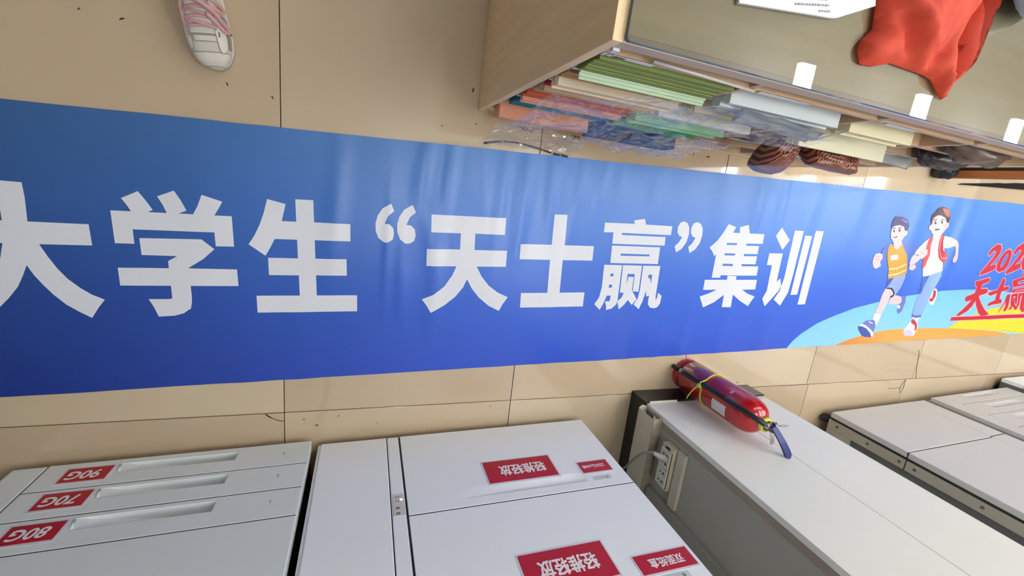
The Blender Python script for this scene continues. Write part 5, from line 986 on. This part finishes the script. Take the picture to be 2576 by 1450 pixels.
# printed white carton sheet
bk = thing('booklet', 'white printed booklet lying on the glass near the orange bag', 'booklet', (0.958, 1.147, GZ))
M_pap = mat('booklet_paper', (222, 224, 226), 0.5)
import math as _m
a_ = math.atan2(1.201 - 1.147, 1.087 - 0.958)
bm = bmesh.new()
pq = [(0, 0), (0.25 * cos(0.40), 0.25 * sin(0.40)), (0.25 * cos(0.40) - 0.18, 0.25 * sin(0.40) + 0.10), (-0.215, -0.015), ]
pq = [(0.0, 0.0), (0.010, 0.002), (0.088, 0.036), (0.03, 0.24), (-0.22, 0.19), (-0.19, -0.018)]
add_poly_prism(bm, [(x, y, 0.0) for x, y in pq], (0, 0, 0.005)); to_obj('cover', bm, M_pap, bk)
bm = bmesh.new(); rnd = random.Random(3)
for blk, (bx, by, L0) in enumerate([(-0.008, 0.006, 0.10), (0.052, 0.050, 0.05)]):
    for r_ in range(9):
        x = bx - r_ * 0.006; y = by + r_ * 0.0075
        L_ = L0 * (0.25 if (r_ == 0 and blk == 0) else rnd.uniform(.7, 1.0)); k = 0.0
        d = Vector((-0.975, -0.12 - .05, 0)).normalized(); n_ = Vector((-d.y * -1, d.x * -1, 0)); n_ = Vector((0.15, 0.98, 0))
        while k < L_:
            l = rnd.uniform(.0022, .006)
            p = Vector((x, y, .0053)) + d * k
            q = [p, p + d * l, p + d * l + n_ * .0036, p + n_ * .0036]; bm.faces.new([bm.verts.new(v) for v in q]); k += l + .0014
o = to_obj('fine_print', bm, mat('print_dim', (120, 122, 124), .5), bk); o['kind'] = 'stuff'

# orange non-woven bag
def cloth_bag(name, label, outline, z0, hfun, m, cat, seed=0, sub=0.012):
    bm = bmesh.new(); vs = [bm.verts.new((x, y, 0)) for x, y in outline]; bm.faces.new(vs); bmesh.ops.triangulate(bm, faces=bm.faces[:])
    xs = [p[0] for p in outline]; ys = [p[1] for p in outline]
    x = min(xs)
    while x < max(xs):
        bmesh.ops.bisect_plane(bm, geom=bm.verts[:] + bm.edges[:] + bm.faces[:], plane_co=(x, 0, 0), plane_no=(1, 0, 0), dist=1e-6); x += sub
    y = min(ys)
    while y < max(ys):
        bmesh.ops.bisect_plane(bm, geom=bm.verts[:] + bm.edges[:] + bm.faces[:], plane_co=(0, y, 0), plane_no=(0, 1, 0), dist=1e-6); y += sub
    def dist(px_, py_):
        best = 9
        for i in range(len(outline)):
            ax, ay = outline[i]; bx, by = outline[(i + 1) % len(outline)]
            dx, dy = bx - ax, by - ay; t = max(0, min(1, ((px_ - ax) * dx + (py_ - ay) * dy) / (dx * dx + dy * dy + 1e-12)))
            best = min(best, math.hypot(px_ - ax - t * dx, py_ - ay - t * dy))
        return best
    fs = bm.faces[:]
    top = {}
    vs0 = bm.verts[:]
    for v in vs0:
        d = dist(v.co.x, v.co.y); top[v] = bm.verts.new((v.co.x, v.co.y, z0 + 0.001 + hfun(v.co.x, v.co.y, d)))
    be = [e_ for e_ in bm.edges if len(e_.link_faces) == 1]
    for f in fs: bm.faces.new([top[v] for v in f.verts])
    for e_ in be: bm.faces.new((e_.verts[0], e_.verts[1], top[e_.verts[1]], top[e_.verts[0]]))
    for v in vs0: v.co.z = z0
    o = to_obj(name, bm, m, None, smooth=True)
    return tag(o, label, cat)
M_or = mat('orange_nonwoven', (188, 58, 30), 0.75, var=0.06, vscale=20, bump=0.25, bscale=700)
ORANGE = [(1.050, 1.190), (1.058, 1.150), (1.038, 1.130), (1.037, 1.112), (1.050, 1.094), (1.080, 1.095), (1.122, 1.108), (1.165, 1.106), (1.216, 1.104), (1.240, 1.100), (1.264, 1.084), (1.284, 1.072), (1.290, 1.075), (1.285, 1.092), (1.268, 1.120), (1.260, 1.160), (1.264, 1.200), (1.284, 1.250), (1.34, 1.42), (1.13, 1.42), (1.09, 1.26)]
def hor(x, y, d):
    k = min(1, d / .03)
    base = 0.026 * (1 - exp(-d / 0.012)) + 0.020 * min(1, d / 0.08)
    # long folds running from the upper middle to the lower corners
    f1 = (x - 1.12) * 0.62 + (y - 1.14) * 0.78; f2 = (x - 1.215) * 0.9 - (y - 1.14) * 0.35
    folds = -0.022 * exp(-(f1 / .010) ** 2) * exp(-((x - 1.14) / .06) ** 2) + 0.014 * exp(-((f1 - .022) / .012) ** 2) - 0.020 * exp(-(f2 / .016) ** 2) * exp(-((y - 1.14) / .05) ** 2) + 0.016 * exp(-((x - 1.262 + (y - 1.1) * .1) / .010) ** 2)
    folds += -0.014 * exp(-(((x - 1.20) * .4 + (y - 1.118) * .9) / .006) ** 2) * exp(-((x - 1.19) / .05) ** 2)
    return max(0.0008, base + folds * k + 0.006 * nz(x * 18, y * 18, 6) * k + 0.004 * nz(x * 45, y * 45, 9) * k)
cloth_bag('cloth_bag', 'orange red cloth bag slumped on the glass of the counter', ORANGE, GZ, hor, M_or, 'bag', sub=0.006)
pillow('plastic_bag', 'pale blue plastic bag behind the orange bag on the glass', 'bag', (1.425, 1.305, GZ + 0.045), (0.085, 0.075, 0.042), mat('plastic_pale_blue', (176, 190, 222), 0.3, var=.06), rz=.3, seed=12, amp=.10)

# ================================================================ FAR RIGHT, BEYOND THE COUNTER
cb = thing('framed_board', 'dark board in a brown wooden frame standing beyond the counter end', 'board', (2.905, 1.082, 0), 0.0)
M_dw = mat_wood('frame_brown_wood', (168, 100, 46), 0.5, 'Z'); M_dk = mat('board_dark_panel', (44, 36, 30), 0.7)
box('front_stile', M_dw, cb, 0.0, 0.04, 0.0, 0.034, 0.0, 0.90, .002)
box('rear_stile', M_dw, cb, 0.0, 0.04, 0.566, 0.60, 0.0, 0.90, .002)
box('bottom_rail', M_dw, cb, 0.002, 0.038, 0.0342, 0.5658, 0.0, 0.040, .002)
box('top_rail', M_dw, cb, 0.002, 0.038, 0.0342, 0.5658, 0.860, 0.90, .002)
box('panel', M_dk, cb, 0.016, 0.030, 0.0342, 0.5658, 0.0402, 0.8598)
pillow('dark_bag', 'small black bag on the floor beside the framed board', 'bag', (2.83, 1.12, 0.045), (0.045, 0.05, 0.044), mat('bag_black', (26, 26, 30), .5, var=.3), seed=33, amp=.2)
crumple_sheet('cloth_rag', 'thin black cloth strip on the tiles before the framed board', [(3.02, 1.062, .006), (3.60, 1.092, .006), (3.60, 1.128, .006), (3.05, 1.070, .006)], mat('rag_black', (34, 30, 30), .8), 3, .005, 16, 'rag')

# ================================================================ SHOE
sh = thing('sneaker', 'white sneaker with pale pink laces on the tiles above the banner', 'shoe', (-0.148, 1.034, 0), 0.0)
SA = math.radians(97)            # toe points towards the banner, heel away
M_sole = mat('sneaker_sole', (206, 200, 186), 0.6); M_up = mat('sneaker_leather', (214, 208, 196), 0.55, var=.05, vscale=20); M_ov = mat('sneaker_overlay', (224, 218, 206), 0.5, var=.03)
M_gr = mat('sneaker_grey_suede', (158, 150, 142), 0.8); M_lace = mat('lace_pink', (206, 160, 160), 0.75); M_tong = mat('tongue_white', (216, 214, 206), .7)
ax = Vector((cos(SA), sin(SA), 0)); sx_ = Vector((sin(SA), -cos(SA), 0))    # along heelwards, to image right
LS = 0.262
def outline_w(t):     # half widths (left,right) along t=0 toe .. 1 heel
    import bisect
    K = [(0, .006, .010), (.03, .026, .026), (.08, .040, .037), (.16, .050, .045), (.26, .054, .0475), (.38, .0525, .0455), (.5, .047, .042), (.65, .042, .039), (.8, .041, .038), (.92, .036, .034), (.98, .022, .020), (1.0, .006, .006)]
    for a, b in zip(K, K[1:]):
        if t <= b[0]:
            f = (t - a[0]) / (b[0] - a[0]); return a[1] + (b[1] - a[1]) * f, a[2] + (b[2] - a[2]) * f
    return K[-1][1:]
def top_h(t):
    K = [(0, .034), (.06, .048), (.15, .057), (.28, .066), (.4, .080), (.52, .098), (.62, .108), (.8, .112), (1, .115)]
    for a, b in zip(K, K[1:]):
        if t <= b[0]: return a[1] + (b[1] - a[1]) * (t - a[0]) / (b[0] - a[0])
    return K[-1][1]
def shoe_pt(t, s, h):      # s in -1..1 across
    l, r = outline_w(t); c = ax * (t * LS)
    off = s * (l if s < 0 else r)
    return c + sx_ * off + Vector((0, 0, h))
# upper surface: for given across parameter q in -1..1 give point on the arch
def upper(t, q, lift=0.0):
    l, r = outline_w(t); a = q * pi / 2
    wfac = 0.97; top = top_h(t) + lift
    c = ax * (t * LS); sw = math.copysign(abs(sin(a)) ** 0.8, q)
    return c + sx_ * (sw * (l if q < 0 else r) * wfac * (1 + lift * 8)) + Vector((0, 0, 0.022 + (top - 0.022) * max(0, cos(a)) ** 0.62))
def patch(name, m, t0, t1, q0f, q1f, lift, nt_=16, nq=8, thick=True):
    bm = bmesh.new(); g = []
    for i in range(nt_ + 1):
        t = t0 + (t1 - t0) * i / nt_; q0, q1 = q0f(t), q1f(t)
        g.append([bm.verts.new(upper(t, q0 + (q1 - q0) * j / nq, lift)) for j in range(nq + 1)])
    rim = [v.co.copy() for v in g[0]] + [r[-1].co.copy() for r in g[1:]] + [v.co.copy() for v in g[-1][::-1][1:]] + [r[0].co.copy() for r in g[::-1][1:-1]]
    for i in range(nt_):
        for j in range(nq): bm.faces.new((g[i][j], g[i + 1][j], g[i + 1][j + 1], g[i][j + 1]))
    o = to_obj(name, bm, m, sh, smooth=True)
    if lift > 0: tube('seam', M_seam, o, rim, 0.0008, 6, closed=True)
    return o
M_seam = mat('sneaker_seam', (146, 134, 122), 0.8)
bm = bmesh.new(); NT = 30
lo_, mi_, hi_ = [], [], []
loopt = [(k / NT, -1) for k in range(NT + 1)] + [(1 - k / NT, 1) for k in range(NT + 1)]
for t, s in loopt:
    p = shoe_pt(t, s, 0)
    lo_.append(bm.verts.new(p + Vector((0, 0, 0.001)) - ax * 0)); 
    q = p.copy(); c = ax * (t * LS); e_ = (p - c); mi_.append(bm.verts.new(c + e_ * 1.06 + Vector((0, 0, 0.016)))); hi_.append(bm.verts.new(c + e_ * 1.02 + Vector((0, 0, 0.027 + 0.012 * max(0, t - .5)))))
n_ = len(loopt)
for k in range(n_):
    j = (k + 1) % n_
    bm.faces.new((lo_[k], lo_[j], mi_[j], mi_[k])); bm.faces.new((mi_[k], mi_[j], hi_[j], hi_[k]))
bm.faces.new(lo_); bm.faces.new(hi_[::-1])
bmesh.ops.remove_doubles(bm, verts=bm.verts[:], dist=1e-5)
to_obj('sole', bm, M_sole, sh, smooth=True)
patch('upper', M_up, 0.012, 0.60, lambda t: -1, lambda t: 1, 0.0, 26, 20)
patch('heel_counter', M_ov, 0.60, 0.985, lambda t: -1, lambda t: -0.42 if t < .9 else -0.05, 0.0, 14, 8)
patch('heel_counter', M_ov, 0.60, 0.985, lambda t: 0.42 if t < .9 else 0.05, lambda t: 1, 0.0, 14, 8)
patch('toe_overlay', M_ov, 0.020, 0.135, lambda t: -0.96, lambda t: 0.96, 0.0016, 10, 18)
patch('vamp_panel', M_tong, 0.225, 0.275, lambda t: -0.30, lambda t: 0.28, 0.002, 4, 6)
def rnd_end(t, t0, L): return math.sqrt(max(0.0, 1 - ((t0 + L - t) / L) ** 2)) if t < t0 + L else 1.0
patch('eyestay', M_ov, 0.150, 0.60, lambda t: -0.52 - 0.26 * rnd_end(t, .15, .07) * min(1, .6 + (t - .15)), lambda t: -0.52 + 0.15 * rnd_end(t, .15, .07), 0.0036, 26, 6)
patch('eyestay', M_ov, 0.125, 0.60, lambda t: 0.46 - 0.20 * rnd_end(t, .125, .07) * (1 if t > .3 else .7 + (t - .125) * 1.7), lambda t: 0.46 + 0.25 * rnd_end(t, .125, .07), 0.0036, 26, 6)
patch('suede_quarter', M_gr, 0.17, 0.45, lambda t: 0.78, lambda t: 0.98, 0.0028, 10, 4)
patch('suede_quarter', M_gr, 0.30, 0.60, lambda t: -0.98, lambda t: -0.82, 0.0028, 10, 4)
patch('tongue', M_tong, 0.285, 0.66, lambda t: -0.36, lambda t: 0.27, 0.0045, 14, 8)
def lace(pts, r=0.0042): return tube('lace', M_lace, sh, smooth_path(pts, 6), r, 8, flat=0.45)
def U(t, q, lift=0.010): return tuple(upper(t, q, lift))
for t in (0.33, 0.40, 0.47, 0.54):
    lace([U(t, -0.46, .006), U(t + .012, -0.22, .008), U(t + .016, 0.0, .009), U(t + .012, 0.2, .008), U(t, 0.36, .006)])
for t in (0.36, 0.44, 0.52):
    lace([U(t + .03, -0.44, .008), U(t, 0.0, .012), U(t - .02, 0.36, .008)], .0036)
K0 = U(.56, -.12, .018)
lace([K0, U(.50, .16, .022), U(.45, .40, .022), U(.385, .62, .018), U(.335, .84, .013), U(.315, .80, .013), U(.32, .60, .015), U(.36, .42, .018), U(.43, .2, .020)], .0046)
lace([K0, U(.55, .25, .024), U(.53, .55, .024), U(.505, .83, .020), U(.48, .84, .020), U(.47, .6, .022), U(.48, .3, .023)], .0046)
lace([K0, U(.48, .20, .018), U(.41, .55, .018), U(.37, .80, .014), U(.355, .92, .010)], .0044)
lace([K0, U(.52, -.42, .014), U(.44, -.50, .010), U(.36, -.48, .008)], .0038)
lace([K0, U(.60, -.5, .016), U(.65, -.9, .012), U(.70, -1.0, .010)], .0046)
lace([K0, U(.585, -.3, .018), U(.60, -.62, .014), U(.63, -.8, .010)], .0044)
lace([U(.545, .36, .010), U(.60, .40, .012), U(.68, .42, .012)], .0052)
tube('aglet', mat('aglet_brown', (70, 48, 44), .4), sh, [U(.358, .90, .011), U(.318, 1.0, .007)], 0.0022, 8)
for q in (-0.52, 0.48):
    tube('eyelet', M_seam, sh, [U(.265, q * .80, .0042), U(.305, q * .84, .0046)], 0.0018, 6)
